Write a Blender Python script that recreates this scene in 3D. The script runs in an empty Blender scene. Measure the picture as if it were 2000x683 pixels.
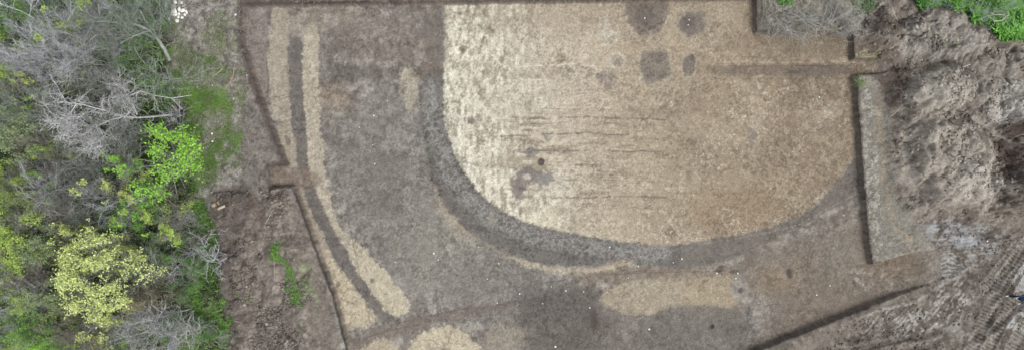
import bpy, bmesh, math, random
import numpy as np
from mathutils import Vector

scene = bpy.context.scene
C = scene.collection
PI = math.pi
H = 44.44          # drone height above the meadow
PPM = 30.0         # photo pixels per metre at meadow level

# ------------------------------------------------------------------ camera
cam = bpy.data.cameras.new('camera')
cam.lens = 24.0; cam.sensor_width = 36.0; cam.clip_start = 0.5; cam.clip_end = 2000
co = bpy.data.objects.new('camera', cam); C.objects.link(co)
co.location = (0, 0, H); co.rotation_euler = (0, 0, 0)
scene.camera = co

# ------------------------------------------------------------------ sky, sun, exposure
SUN_EL, SUN_AZ = math.radians(54), math.radians(-38)      # azimuth measured from +x, light comes from lower right
w = bpy.data.worlds.new('World'); scene.world = w; w.use_nodes = True
nt = w.node_tree; nt.nodes.clear()
out = nt.nodes.new('ShaderNodeOutputWorld'); bg = nt.nodes.new('ShaderNodeBackground')
sky = nt.nodes.new('ShaderNodeTexSky'); sky.sky_type = 'NISHITA'; sky.sun_disc = False
sky.sun_elevation = SUN_EL; sky.sun_rotation = math.radians(90) - SUN_AZ
sky.air_density = 1.0; sky.dust_density = 4.0; sky.ozone_density = 1.0
hs = nt.nodes.new('ShaderNodeHueSaturation'); hs.inputs['Saturation'].default_value = 0.22
nt.links.new(sky.outputs[0], hs.inputs['Color']); nt.links.new(hs.outputs[0], bg.inputs['Color'])
bg.inputs['Strength'].default_value = 0.13
nt.links.new(bg.outputs[0], out.inputs[0])
sun = bpy.data.lights.new('sun', 'SUN'); sun.energy = 0.95; sun.angle = math.radians(22); sun.color = (1.0, 0.98, 0.945)
so = bpy.data.objects.new('sun', sun); C.objects.link(so)
d = Vector((math.cos(SUN_EL)*math.cos(SUN_AZ), math.cos(SUN_EL)*math.sin(SUN_AZ), math.sin(SUN_EL)))
so.rotation_euler = d.to_track_quat('Z', 'Y').to_euler(); so.location = (20, -20, 60)
vs = scene.view_settings
vs.view_transform = 'Standard'; vs.look = 'None'; vs.gamma = 1.0; vs.use_curve_mapping = False
vs.exposure = 0.87

# ------------------------------------------------------------------ helpers: noise, masks, colours
def lin(c):
    c = np.asarray(c, dtype=np.float64)/255.0
    return np.where(c <= 0.04045, c/12.92, ((c+0.055)/1.055)**2.4)
ALB = 0.72         # photo tone -> surface colour
def col(r, g, b): return (lin((r, g, b))*ALB*np.array((.978, 1.0, 1.0))).astype(np.float32)

def vnoise(X, Y, f, seed):
    rs = np.random.RandomState(seed); T = rs.rand(256, 256).astype(np.float32)*2-1
    a = seed*0.7; ca, sa = math.cos(a)*f, math.sin(a)*f
    x = X*ca - Y*sa + 1000.3; y = X*sa + Y*ca + 1000.7
    xi = np.floor(x).astype(np.int32); yi = np.floor(y).astype(np.int32)
    fx = (x-xi).astype(np.float32); fy = (y-yi).astype(np.float32)
    fx = fx*fx*fx*(fx*(fx*6-15)+10); fy = fy*fy*fy*(fy*(fy*6-15)+10)
    x0 = xi & 255; x1 = (xi+1) & 255; y0 = yi & 255; y1 = (yi+1) & 255
    return (T[x0, y0]*(1-fx)+T[x1, y0]*fx)*(1-fy)+(T[x0, y1]*(1-fx)+T[x1, y1]*fx)*fy
def fbm(X, Y, f, seed, octs=4, g=0.55):
    s = 0; a = 1; t = 0
    for k in range(octs):
        s = s+a*vnoise(X, Y, f*(2.03**k), seed+k*7); t += a; a *= g
    return s/t
def ridged(X, Y, f, seed, octs=3):
    s = 0; a = 1; t = 0
    for k in range(octs):
        s = s+a*(1-2*np.abs(vnoise(X, Y, f*(2.1**k), seed+k*5))); t += a; a *= 0.5
    return s/t
def worley(X, Y, f, seed):
    rs = np.random.RandomState(seed); T = rs.rand(128, 128, 2).astype(np.float32)
    x = X*f+500; y = Y*f+500
    xi = np.floor(x).astype(np.int32); yi = np.floor(y).astype(np.int32)
    best = np.full(X.shape, 9.0, np.float32)
    for i in (-1, 0, 1):
        for j in (-1, 0, 1):
            p = T[(xi+i) & 127, (yi+j) & 127]
            dd = (xi+i+p[..., 0]-x)**2+(yi+j+p[..., 1]-y)**2
            best = np.minimum(best, dd)
    return np.sqrt(best)
def sst(a, b, x):
    t = np.clip((x-a)/(b-a), 0, 1); return t*t*(3-2*t)
def chaikin(P, n=2, closed=True):
    P = np.asarray(P, float)
    for _ in range(n):
        if closed: Q = np.roll(P, -1, 0); P = np.stack([.75*P+.25*Q, .25*P+.75*Q], 1).reshape(-1, 2)
        else:
            A, B = P[:-1], P[1:]
            P = np.concatenate([P[:1], np.stack([.75*A+.25*B, .25*A+.75*B], 1).reshape(-1, 2), P[-1:]])
    return P
def sdf(U, V, P):
    """signed distance, positive inside"""
    P = np.asarray(P, float); n = len(P)
    d2 = np.full(U.shape, 1e12, np.float32); ins = np.zeros(U.shape, bool)
    for i in range(n):
        ax, ay = P[i]; bx, by = P[(i+1) % n]
        ex, ey = bx-ax, by-ay; L = ex*ex+ey*ey+1e-9
        wx = U-ax; wy = V-ay
        t = np.clip((wx*ex+wy*ey)/L, 0, 1)
        d2 = np.minimum(d2, (wx-t*ex)**2+(wy-t*ey)**2)
        if ay != by:
            c = ((ay > V) != (by > V)) & (U < (bx-ax)*(V-ay)/(by-ay)+ax)
            ins ^= c
    d = np.sqrt(d2)
    return np.where(ins, d, -d)
def pdist(U, V, P):
    """distance, arclength and side to an open path"""
    P = np.asarray(P, float)
    best = np.full(U.shape, 1e9, np.float32); S = np.zeros(U.shape, np.float32); side = np.zeros(U.shape, np.float32)
    acc = 0
    for i in range(len(P)-1):
        ax, ay = P[i]; bx, by = P[i+1]; ex, ey = bx-ax, by-ay; l = math.hypot(ex, ey)
        wx = U-ax; wy = V-ay; t = np.clip((wx*ex+wy*ey)/(l*l), 0, 1)
        dd = np.hypot(wx-t*ex, wy-t*ey); m = dd < best
        best = np.where(m, dd, best); S = np.where(m, acc+t*l, S)
        side = np.where(m, np.sign(ex*wy-ey*wx), side); acc += l
    return best, S, side
def at(px, py, z=0.0):
    k = (H-z)/H
    return ((px-1000)/PPM*k, (341.5-py)/PPM*k)

def new_mesh_np(name, verts, quads, colors=None, extra=None, smooth=True):
    me = bpy.data.meshes.new(name)
    n = len(verts); q = np.asarray(quads, np.int32); k = q.shape[1]
    me.vertices.add(n); me.vertices.foreach_set('co', np.asarray(verts, np.float32).ravel())
    me.loops.add(q.size); me.loops.foreach_set('vertex_index', q.ravel())
    me.polygons.add(len(q))
    me.polygons.foreach_set('loop_start', np.arange(0, q.size, k, dtype=np.int32))
    me.polygons.foreach_set('loop_total', np.full(len(q), k, np.int32))
    me.polygons.foreach_set('use_smooth', np.full(len(q), smooth, bool))
    me.update(calc_edges=True)
    if colors is not None:
        a = me.color_attributes.new('tint', 'FLOAT_COLOR', 'POINT')
        c4 = np.ones((n, 4), np.float32); c4[:, :3] = colors; a.data.foreach_set('color', c4.ravel())
    if extra is not None:
        for nm, arr in extra.items():
            a = me.attributes.new(nm, 'FLOAT', 'POINT'); a.data.foreach_set('value', np.asarray(arr, np.float32))
    return me
def link(name, me, mat=None, parent=None, label=None, cat=None, group=None, kind=None):
    o = bpy.data.objects.new(name, me); C.objects.link(o)
    if mat is not None and me is not None:
        if len(me.materials) == 0: me.materials.append(mat)
        else:
            o.material_slots[0].link = 'OBJECT'; o.material_slots[0].material = mat
    if parent is not None: o.parent = parent
    tag(o, label, cat, group, kind); return o
def tag(o, label=None, cat=None, group=None, kind=None):
    if label: o['label'] = label
    if cat: o['category'] = cat
    if group: o['group'] = group
    if kind: o['kind'] = kind
def thing(name, loc, rz=0, label=None, cat=None, group=None):
    o = bpy.data.objects.new(name, None); C.objects.link(o); o.empty_display_size = .2
    o.location = loc; o.rotation_euler = (0, 0, rz); tag(o, label, cat, group); return o

# ------------------------------------------------------------------ materials
def mat_base(name):
    m = bpy.data.materials.new(name); m.use_nodes = True
    n = m.node_tree; b = n.nodes['Principled BSDF']; return m, n, b
def soil_material(name, scale=26.0, lo=0.74, hi=1.24, bump=0.5, rough=0.95):
    m, n, b = mat_base(name)
    a = n.nodes.new('ShaderNodeAttribute'); a.attribute_name = 'tint'
    tc = n.nodes.new('ShaderNodeTexCoord')
    no = n.nodes.new('ShaderNodeTexNoise'); no.inputs['Scale'].default_value = scale; no.inputs['Detail'].default_value = 4; no.inputs['Roughness'].default_value = .7
    n.links.new(tc.outputs['Object'], no.inputs['Vector'])
    mr = n.nodes.new('ShaderNodeMapRange'); mr.inputs['From Min'].default_value = .3; mr.inputs['From Max'].default_value = .7
    mr.inputs['To Min'].default_value = lo; mr.inputs['To Max'].default_value = hi
    n.links.new(no.outputs['Fac'], mr.inputs['Value'])
    vm = n.nodes.new('ShaderNodeVectorMath'); vm.operation = 'SCALE'
    n.links.new(a.outputs['Color'], vm.inputs[0]); n.links.new(mr.outputs[0], vm.inputs['Scale'])
    n.links.new(vm.outputs[0], b.inputs['Base Color'])
    wa = n.nodes.new('ShaderNodeAttribute'); wa.attribute_name = 'wet'
    rr = n.nodes.new('ShaderNodeMapRange'); rr.inputs['To Min'].default_value = rough; rr.inputs['To Max'].default_value = .5
    n.links.new(wa.outputs['Fac'], rr.inputs['Value']); n.links.new(rr.outputs[0], b.inputs['Roughness'])
    b.inputs['Specular IOR Level'].default_value = .3
    bp = n.nodes.new('ShaderNodeBump'); bp.inputs['Strength'].default_value = bump; bp.inputs['Distance'].default_value = .03
    n.links.new(no.outputs['Fac'], bp.inputs['Height']); n.links.new(bp.outputs[0], b.inputs['Normal'])
    return m
M_soil = soil_material('bare_soil', 15, .54, 1.46, .55); M_floor = soil_material('scraped_clay', 17, .5, 1.5, .55)
def attr_mat(name, rough=.8, spread=.25, transl=0.0):
    m, n, b = mat_base(name)
    a = n.nodes.new('ShaderNodeAttribute'); a.attribute_name = 'tint'
    n.links.new(a.outputs['Color'], b.inputs['Base Color']); b.inputs['Roughness'].default_value = rough
    b.inputs['Specular IOR Level'].default_value = .25
    if transl: b.inputs['Subsurface Weight'].default_value = 0
    return m
M_plants = attr_mat('mixed_greenery')
def leaf_mat(name, rgb, var=.35):
    """one leaf colour, varied leaf by leaf with the 'v' attribute"""
    m, n, b = mat_base(name)
    c = col(*rgb)
    a = n.nodes.new('ShaderNodeAttribute'); a.attribute_name = 'v'
    mr = n.nodes.new('ShaderNodeMapRange'); mr.inputs['To Min'].default_value = 1-var; mr.inputs['To Max'].default_value = 1+var
    n.links.new(a.outputs['Fac'], mr.inputs['Value'])
    vm = n.nodes.new('ShaderNodeVectorMath'); vm.operation = 'SCALE'; vm.inputs[0].default_value = tuple(c)
    n.links.new(mr.outputs[0], vm.inputs['Scale']); n.links.new(vm.outputs[0], b.inputs['Base Color'])
    b.inputs['Roughness'].default_value = .6; b.inputs['Specular IOR Level'].default_value = .3
    return m
def bark_mat(name, rgb, rgb2=None, scale=6):
    m, n, b = mat_base(name)
    tc = n.nodes.new('ShaderNodeTexCoord')
    no = n.nodes.new('ShaderNodeTexNoise'); no.inputs['Scale'].default_value = scale; no.inputs['Detail'].default_value = 5
    n.links.new(tc.outputs['Object'], no.inputs['Vector'])
    cr = n.nodes.new('ShaderNodeValToRGB'); c = col(*rgb); c2 = col(*(rgb2 or [x*.72 for x in rgb]))
    cr.color_ramp.elements[0].position = .35; cr.color_ramp.elements[0].color = (*c2, 1)
    cr.color_ramp.elements[1].position = .65; cr.color_ramp.elements[1].color = (*c, 1)
    n.links.new(no.outputs['Fac'], cr.inputs[0]); n.links.new(cr.outputs[0], b.inputs['Base Color'])
    b.inputs['Roughness'].default_value = .85; b.inputs['Specular IOR Level'].default_value = .2
    bp = n.nodes.new('ShaderNodeBump'); bp.inputs['Strength'].default_value = .4; bp.inputs['Distance'].default_value = .02
    n.links.new(no.outputs['Fac'], bp.inputs['Height']); n.links.new(bp.outputs[0], b.inputs['Normal'])
    return m

# ------------------------------------------------------------------ terrain grid (5 cm)
STEP = 0.05
gx = np.arange(-39.0, 39.0+1e-6, STEP).astype(np.float32); gy = np.arange(-15.5, 15.5+1e-6, STEP).astype(np.float32)
NX, NY = len(gx), len(gy)
X, Y = np.meshgrid(gx, gy, indexing='ij')
U0 = 1000+PPM*X; V0 = 341.5-PPM*Y
wob = fbm(X, Y, 1.3, 3, 3)*2.2; wob2 = fbm(X, Y, 1.1, 5, 3)*2.2        # irregular spade-cut edges (photo px)
PIT = [(471, 9), (860, 3), (1478, -5), (1479, 62), (1664, 64), (1668, 73), (1669, 114), (1735, 115), (1745, 118), (1742, 140), (1708, 146), (1674, 147),
       (1680, 250), (1688, 352), (1697, 460), (1705, 516), (1750, 501), (1795, 488), (1850, 482), (1856, 530), (1828, 551), (1760, 576), (1692, 602), (1600, 638), (1484, 684),
       (1420, 712), (1300, 760), (700, 772), (680, 683), (650, 572), (620, 492), (590, 408), (573, 364), (528, 366), (527, 326), (558, 322), (528, 246), (500, 168), (472, 84)]
jag = vnoise(X, Y, 4.5, 8)*1.1; jag2 = vnoise(X, Y, 4.5, 9)*1.1
dp = sdf(U0+wob*.5+jag, V0+wob2*.5+jag2, PIT)/PPM
# pull the grid points next to the spade cut onto its top and bottom edge, so that the cut runs clean
WALL = 0.11
gX, gY = np.gradient(dp, STEP); gl = np.hypot(gX, gY)+1e-6
for lv in (0.0, WALL):
    m_ = (np.abs(dp-lv) < STEP*.52); mv = np.where(m_, np.clip((lv-dp)/gl, -STEP*.5, STEP*.5), 0)
    X = (X+mv*gX/gl).astype(np.float32); Y = (Y+mv*gY/gl).astype(np.float32); dp = np.where(m_, lv, dp)
U0 = 1000+PPM*X; V0 = 341.5-PPM*Y
cut = np.clip(dp/WALL, 0, 1)
DEPTH = 0.50
ramp = sst(1735, 1835, U0)*sst(430, 480, V0)                               # the exit ramp rises to the right
chan = sst(1680, 1745, U0)*(V0 < 200)
chanL = 1-sst(520, 572, U0)*1.0; chanL = chanL*((V0 > 318) & (V0 < 370) & (U0 < 585))
depth = DEPTH*(1-.93*ramp)*(1-.75*chan)*(1-.7*chanL)
spray = lambda P, s, k=2: sst(-s, s, sdf(U0+wob*3, V0+wob2*3, chaikin(P, k)))
# heaps outside the cut
Z = np.zeros_like(X)
bank = spray([(412, 372), (470, 362), (560, 370), (585, 420), (608, 520), (600, 610), (618, 700), (630, 800), (440, 800), (448, 640), (425, 560), (418, 470)], 22)
heap = spray([(1700, -10), (1780, 12), (1870, 18), (1935, 60), (2200, 60), (2200, 455), (1990, 445), (1900, 425), (1810, 425), (1748, 405), (1738, 330), (1748, 250), (1740, 190), (1790, 122), (1690, 100)], 26)
lobe1 = spray([(1778, 30), (1830, 14), (1900, 35), (1932, 75), (1925, 100), (1860, 112), (1800, 116), (1770, 80)], 9)
lobe2 = spray([(1775, 150), (1830, 126), (1880, 140), (1885, 185), (1860, 215), (1800, 208), (1768, 190)], 8)
lobe3 = spray([(1780, 250), (1860, 235), (1920, 260), (1930, 330), (1935, 360), (1915, 395), (1850, 405), (1800, 380), (1768, 320)], 10)
lobe4 = spray([(1950, 200), (2200, 130), (2200, 420), (2000, 420), (1945, 380), (1940, 290)], 30)
groove = sst(16, 3, pdist(U0+wob*2, V0+wob2*2, [(1745, 128), (1780, 128), (1830, 116), (1875, 108), (1925, 108)])[0])
rough_mask = np.clip(bank*.6+heap, 0, 1)
big = fbm(X, Y, .55, 21, 3); mid = fbm(X, Y, 1.6, 31, 4); rid = ridged(X, Y, 1.0, 41, 3); fin = fbm(X, Y, 6.5, 51, 3, .7)
wor = worley(X+mid*.12, Y+fin*.08, 3.0, 61); wor2 = worley(X+fin*.05, Y, 7.5, 62)
Z += bank*(.22+.2*big+.30*np.abs(vnoise(X+mid*.2, Y, .7, 28))**.7+.16*np.abs(vnoise(X, Y+mid*.1, 1.6, 29))+.08*rid)
modr = sst(-.05, .4, fbm(X, Y, .38, 23, 3))
bil = np.abs(vnoise(X+mid*.25, Y+big*.3, .55, 25))**.7; bil2 = np.abs(vnoise(X+mid*.15, Y+fin*.05, 1.25, 26))**.75; bil3 = np.abs(vnoise(X, Y+mid*.1, 2.9, 27))
Z += heap*(.25+.45*big+.55*bil+.30*bil2+(.04+.12*modr)*bil3+.06*mid)+lobe1*.5+lobe2*.7+lobe3*.7+lobe4*.5
Z -= groove*.28
Z += rough_mask*((.34-wor)*.05*modr*heap+(.34-wor)*.08*bank+(.4-wor2)*(.014+.05*modr)+fin*(.016+.045*modr))
dirt_r = (U0 > 1640)*(1-heap)                                              # trampled ground to the right
Z += dirt_r*(fin*.025+mid*.045+(.4-wor2)*.03)
lawn = (U0 < 700)*(1-bank)
Z += lawn*(mid*.05+fin*.022)
crk = sst(.055, .0, np.abs(fbm(X+mid*.3, Y, .9, 77, 3, .6)))*sst(-.1, .2, fbm(X, Y, .5, 78, 2)); crk2 = sst(.05, 0, np.abs(fbm(X, Y, 2.1, 79, 2, .6)))*sst(0, .25, fbm(X, Y, .8, 80, 2))
Z -= heap*(.2*crk+.12*crk2)+bank*.05*crk
# machine tracks in the wet mud
TR = [([(1880, 720), (1905, 665), (1926, 620), (1948, 562), (1972, 522), (2010, 470)], 12, 1), ([(1905, 725), (1950, 632), (1978, 592), (2030, 520)], 11, 1),
      ([(1950, 730), (1980, 670), (2010, 620), (2060, 560)], 12, 1), ([(1925, 560), (1945, 533), (1965, 512), (1985, 480)], 10, 1),
      ([(1560, 720), (1640, 690), (1750, 662), (1800, 655), (1834, 643), (1868, 620), (1910, 591), (1950, 550), (1985, 500), (2040, 450)], 6, 0),
      ([(1620, 725), (1700, 700), (1790, 680), (1850, 662), (1900, 625), (1945, 575)], 5, 0), ([(1850, 720), (1888, 670), (1922, 640), (1960, 590), (1990, 540)], 5, 0),
      ([(1700, 725), (1790, 702), (1860, 685), (1930, 650), (1990, 600)], 5, 0)]
track_l = np.zeros_like(X); comb = np.zeros_like(X)
for P, hw, cleat in TR:
    dd, S, side = pdist(U0+wob, V0+wob2, chaikin(P, 2, False)); m = sst(hw+3, hw-2, dd)
    if cleat:
        bars = np.sin(S*2*PI/7.0+wob*.6)
        Z += m*(-.05+.028*bars); Z += sst(5, 0, np.abs(dd-hw-3))*.05; track_l = np.maximum(track_l, m*(.5+.5*bars))
    else:
        brk_ = sst(-.35, .1, fbm(X, Y, .5, 37, 2)); Z += (-.10*m+sst(6, 0, np.abs(dd-hw-4))*.05)*brk_
E = chaikin([(1620, 640), (1690, 612), (1750, 597), (1787, 590), (1808, 572), (1832, 556), (1865, 540), (1890, 520)], 2, False)
dE, SE, sE = pdist(U0+wob, V0+wob2, E); berm = sst(7, 0, dE); Z += berm*.07*(U0 > 1640)
combm = sst(55, 40, dE)*(sE > 0)*(U0 > 1690)*(U0 < 1900)*sst(-.2, .3, mid+.1)
# fan of scrape marks
cw = np.sin((U0*.75+V0*.66+wob*2.5)*2*PI/8.5); Z += combm*.022*cw
box = spray([(1812, 428), (1870, 425), (1960, 450), (1985, 480), (1930, 500), (1900, 520), (1850, 540), (1835, 500), (1800, 470)], 10)
cw2 = np.sin((V0+wob*3.5)*2*PI/7.5); Z += box*.016*cw2
# pit floor relief
flat = 1-cut
fl = mid*.018+fin*.014+(.4-wor2)*.014+big*.02
fl += -.045*sst(2.5, 0, np.abs(sdf(U0, V0, [(1385, 126), (1680, 124), (1680, 150), (1385, 150)])))
Z = Z*flat-depth*cut+fl*cut*(1-.0*ramp)
Z += cut*ramp*(fin*.03+(.4-wor2)*.03)
Z += sst(.10, 0, np.abs(dp+.12))*flat*.05*(U0 < 900)                      # crumbled lip round the cut
Zt = Z

# ------------------------------------------------------------------ soil colours
k = H/(H-np.where(heap > .02, heap*.8, Zt)); U = 1000+PPM*X*k; V = 341.5-PPM*Y*k
W1 = fbm(X, Y, .9, 71, 4, .6)*9; W2 = fbm(X, Y, .9, 81, 4, .6)*9
f1 = fbm(X, Y, 3.2, 91, 4, .7); f2 = fbm(X, Y, 9.0, 101, 2, .8); f3 = fbm(X, Y, .45, 111, 4, .6); f4 = fbm(X, Y, 1.7, 121, 4, .75)
hst = vnoise(X*.13, Y, 4.0, 0)+.5*vnoise(X*.2, Y+3, 8.0, 0)     # seed 0: unrotated, streaks run along x
vst = vnoise(X, Y*.4, 5.0, 0)*.7+.5*f2+.3*vnoise(X+5, Y*.5, 11.0, 0)
root = sst(.80, .97, 1-np.abs(fbm(X, Y, 1.9, 141, 3, .8))*2.2)*sst(-.15, .25, fbm(X, Y, .5, 151, 3))
root2 = sst(.86, .98, 1-np.abs(fbm(X, Y, 3.3, 161, 2, .7))*2.4)*sst(-.1, .3, fbm(X, Y, .7, 171, 3))
RGB = np.zeros(X.shape+(3,), np.float32)
def fill(m, c, a=1.0):
    global RGB
    mm = (np.clip(m*a, 0, 1))[..., None].astype(np.float32); RGB = RGB*(1-mm)+col(*c)*mm
def PM(P, soft=5, warp=1.0, ch=2, jit=4.0):
    P = np.asarray(P, float); x0, y0 = P.min(0)-40; x1, y1 = P.max(0)+40
    i0, i1 = np.searchsorted(gx, [(x0-1000)/PPM*1.04-1.0 if x0 < 1000 else (x0-1000)/PPM*.95-1.0, (x1-1000)/PPM*1.04+1.0 if x1 > 1000 else (x1-1000)/PPM*.95+1.0])
    res = np.zeros_like(X)
    if i1 <= i0: return res
    sl = slice(max(i0, 0), min(i1, NX))
    Q = chaikin(P, ch) if ch else P
    s = sdf(U[sl]+W1[sl]*warp*.6, V[sl]+W2[sl]*warp*.6, Q)+f1[sl]*jit*1.6+f2[sl]*jit*1.1
    res[sl] = sst(-soft, soft, s); return res
def LM(P, w, soft=1.2, warp=.3, brk=0.0):
    dd, S, _ = pdist(U+W1*warp, V+W2*warp, chaikin(P, 2, False)); m = sst(w+soft, w-soft, dd)
    return m*sst(-.25, .1, f4-brk) if brk is not None else m
def EL(cx, cy, rx, ry, soft=.15, warp=1.0):
    q = np.sqrt(((U+W1*.5*warp-cx)/rx)**2+((V+W2*.5*warp-cy)/ry)**2)+f1*.18
    return sst(1+soft, 1-soft, q)
cutm = sst(.3, .9, cut)*(1-sst(.55, .95, ramp+.35*f4)*.8)
# --- default meadow / trampled earth outside
fill(np.ones_like(X), (118, 110, 102))
# left meadow
L = (U < 720)
fill(L*1.0, (134, 129, 121)); fill(L*sst(.0, .5, f1), (164, 159, 150), .7); fill(L*sst(0, -.5, f1+f4*.5), (82, 75, 68), .7)
green = PM([(335, 40), (370, 90), (420, 110), (440, 190), (470, 230), (470, 300), (430, 340), (380, 380), (330, 330), (320, 150)], 25, 2)*sst(-.35, .2, f4)
fill(green, (96, 108, 72), .7); fill(EL(455, 85, 22, 45, .5)*sst(-.3, .3, f4), (88, 100, 62), .55)
fill(PM([(355, 110), (405, 130), (420, 200), (410, 300), (350, 320), (330, 130)], 18, 2)*sst(-.4, .1, f1), (88, 108, 58), .6)
fill(sst(462, 478, U)*sst(690, 660, U)*(V < 420)*(V > 60), (104, 94, 88), .6)
fill(PM([(420, -30), (900, -30), (1480, -30), (1478, 8), (880, 8), (470, 14)], 6), (100, 91, 86))
fill((V < 9)*(U > 470)*(U < 1480)*sst(0, .4, f1), (132, 124, 116), .5)
# forest floor
wood = PM([(-200, -200), (300, -200), (318, 60), (330, 200), (352, 250), (380, 400), (425, 430), (432, 560), (450, 700), (450, 900), (-300, 900)], 12, 2)
fill(wood, (66, 70, 50)); fill(wood*sst(0, .5, f1), (104, 104, 82), .6); fill(wood*sst(.05, .4, f4), (58, 76, 32), .7); fill(wood*sst(0, -.4, f1), (40, 37, 30), .6)
fill(PM([(285, -30), (330, -30), (345, 40), (330, 110), (300, 60)], 10), (62, 54, 46), .8)
# spoil bank on the left
b_ = PM([(408, 380), (440, 360), (575, 366), (600, 440), (640, 560), (668, 683), (680, 800), (440, 800), (450, 640), (428, 540), (418, 460)], 6, 1)*(1-cutm)
fill(b_, (116, 107, 98)); fill(b_*sst(.05, .5, f1+f4*.4), (142, 132, 122), .7); fill(b_*sst(.0, -.45, f4+f1*.5), (86, 76, 69), .6)
fill(b_*PM([(405, 372), (480, 362), (510, 400), (470, 440), (455, 520), (470, 620), (440, 683), (425, 560)], 14, 2), (88, 79, 73), .7)
fill(PM([(565, 370), (590, 430), (640, 570), (668, 700), (615, 700), (600, 600), (575, 480)], 8)*(1-cutm), (118, 108, 99), .7)
fill(PM([(575, 490), (600, 500), (622, 570), (625, 610), (600, 600), (585, 550)], 10)*(1-cutm)*sst(-.2, .3, f4), (126, 140, 98), .6)
# --- right side, outside the cut
R = sst(1640, 1660, U)*(1-cutm)
fill(R, (128, 119, 109)); fill(R*sst(0, .5, f1), (140, 131, 122), .6); fill(R*sst(0, -.5, f4), (88, 78, 71), .7)
def RM(P, c, a=.9, soft=8, warp=1.5, jit=8): fill(PM(P, soft, warp, 2, jit)*(1-cutm), c, a)
RM([(1476, -40), (1700, -40), (1690, 40), (1672, 70), (1476, 68)], (134, 128, 118))
fill(PM([(1476, -40), (1700, -40), (1690, 40), (1672, 70), (1476, 68)], 6)*(1-cutm)*sst(.05, .4, f4), (182, 174, 154), .6)
RM([(1665, 60), (1700, 75), (1780, 80), (1780, 118), (1665, 118)], (118, 105, 93))
fill(EL(1690, 105, 24, 9, .5)*(1-cutm)*sst(-.2, .3, f1), (168, 160, 130), .7)
RM([(1685, 30), (1740, 0), (1775, 30), (1760, 70), (1700, 65)], (84, 73, 66), .8)
RM([(1780, 35), (1880, 20), (1935, 70), (1925, 105), (1860, 108), (1790, 115), (1740, 105), (1770, 60)], (150, 143, 134), .85)
RM([(1810, 60), (1870, 48), (1925, 62), (1930, 80), (1880, 70), (1820, 78)], (150, 140, 130), .6)
fill(EL(1840, 92, 34, 10, .5)*(1-cutm), (98, 89, 82), .7); fill(EL(1848, 82, 20, 8, .6)*sst(-.2, .3, f1), (142, 142, 116), .5)
RM([(1705, 150), (1750, 130), (1790, 120), (1790, 150), (1765, 190), (1745, 215), (1720, 200)], (82, 70, 62), .85)
RM([(1775, 150), (1830, 122), (1885, 140), (1890, 185), (1865, 220), (1800, 214), (1768, 190)], (158, 150, 139), .85)
RM([(1890, 100), (2100, 90), (2100, 160), (1960, 200), (1900, 190)], (136, 128, 119), .85)
RM([(1935, 190), (1990, 150), (2150, 140), (2150, 215), (1985, 235), (1950, 245), (1925, 225)], (172, 166, 158), .9)
RM([(1770, 250), (1860, 228), (1920, 255), (1935, 330), (1938, 370), (1915, 400), (1850, 400), (1790, 385), (1755, 320)], (156, 147, 135), .85)
RM([(1860, 330), (1915, 310), (1935, 345), (1930, 380), (1870, 392)], (170, 163, 152), .7)
RM([(1930, 260), (1990, 228), (2160, 220), (2160, 330), (1990, 330), (1940, 345)], (78, 65, 58), .92)
RM([(1935, 340), (2160, 320), (2160, 440), (1990, 430), (1930, 400)], (92, 81, 73), .88)
RM([(1840, 405), (1930, 400), (2160, 400), (2160, 450), (1950, 440), (1850, 428)], (118, 108, 96), .7)
fill(heap*sst(.1, .4, f4+.2*f1)*(1-cutm), (104, 93, 84), .6)                    # darker patches scattered over the heap
fill(heap*sst(-.1, .4, f4+.3*mid)*(1-cutm)*sst(-.3, .3, fbm(X, Y, .4, 33, 3)), (170, 162, 150), .6); fill(heap*np.clip(crk+crk2*.8, 0, 1)*(1-cutm), (84, 74, 66), .6)
# dry strip beside the pit
RM([(1672, 150), (1712, 148), (1735, 230), (1745, 330), (1752, 400), (1800, 440), (1830, 470), (1790, 492), (1706, 518), (1695, 440), (1684, 330)], (126, 121, 111), .9, 5)
fill(LM([(1716, 200), (1722, 290), (1730, 380), (1745, 430), (1775, 470)], 7, 6, 1.0)*(1-cutm), (146, 132, 112), .7)
fill(PM([(1684, 150), (1700, 150), (1712, 300), (1722, 440), (1718, 500), (1706, 512), (1690, 350)], 4)*(1-cutm)*sst(-.1, .4, f1+f2*.5), (164, 159, 148), .7)
fill(LM([(1706, 514), (1750, 500), (1795, 487)], 4, 2)*(1-cutm), (150, 142, 128), .6)
# lower right mud
mud = PM([(1480, 690), (1600, 640), (1700, 604), (1770, 578), (1830, 552), (1840, 500), (1800, 430), (1880, 420), (2000, 450), (2200, 440), (2200, 850), (1300, 850)], 6)*(1-cutm)
fill(mud, (105, 96, 87)); fill(mud*sst(.05, .45, f1+.3*f4), (140, 131, 120), .55); fill(mud*sst(0, -.45, f4+f1*.4), (78, 70, 63), .75)
fill(PM([(1600, 640), (1700, 605), (1800, 565), (1830, 555), (1800, 590), (1740, 602), (1690, 640), (1600, 690), (1500, 700)], 6)*(1-cutm), (122, 113, 102), .6)
fill(berm*mud*sst(-.5, 0, f4)*(U > 1680), (156, 150, 142), .7)
pale = (156, 151, 144)
fill(combm*mud*sst(-.1, .6, cw+1.4*f1)*sst(-.05, .25, f4+.1), pale, .7)
fill(PM([(1740, 640), (1790, 610), (1850, 570), (1905, 575), (1880, 612), (1820, 645), (1760, 660)], 10, 2)*sst(-.02, .2, f1+.12*cw+.1*f4)*mud, pale, .75)
fill(box*(1-cutm)*sst(-.1, .35, f4+.15*cw2+.2*f1), (146, 144, 142), .7)
fill(EL(1888, 470, 30, 12, .6)*(1-cutm), (160, 163, 168), .6); fill(EL(1845, 445, 40, 9, .6)*(1-cutm)*sst(-.3, .1, f1), (152, 155, 160), .7)
fill(PM([(1836, 492), (1862, 490), (1872, 530), (1850, 545), (1838, 540)], 4)*sst(-.6, .2, cw2), (160, 159, 157), .7)
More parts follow.
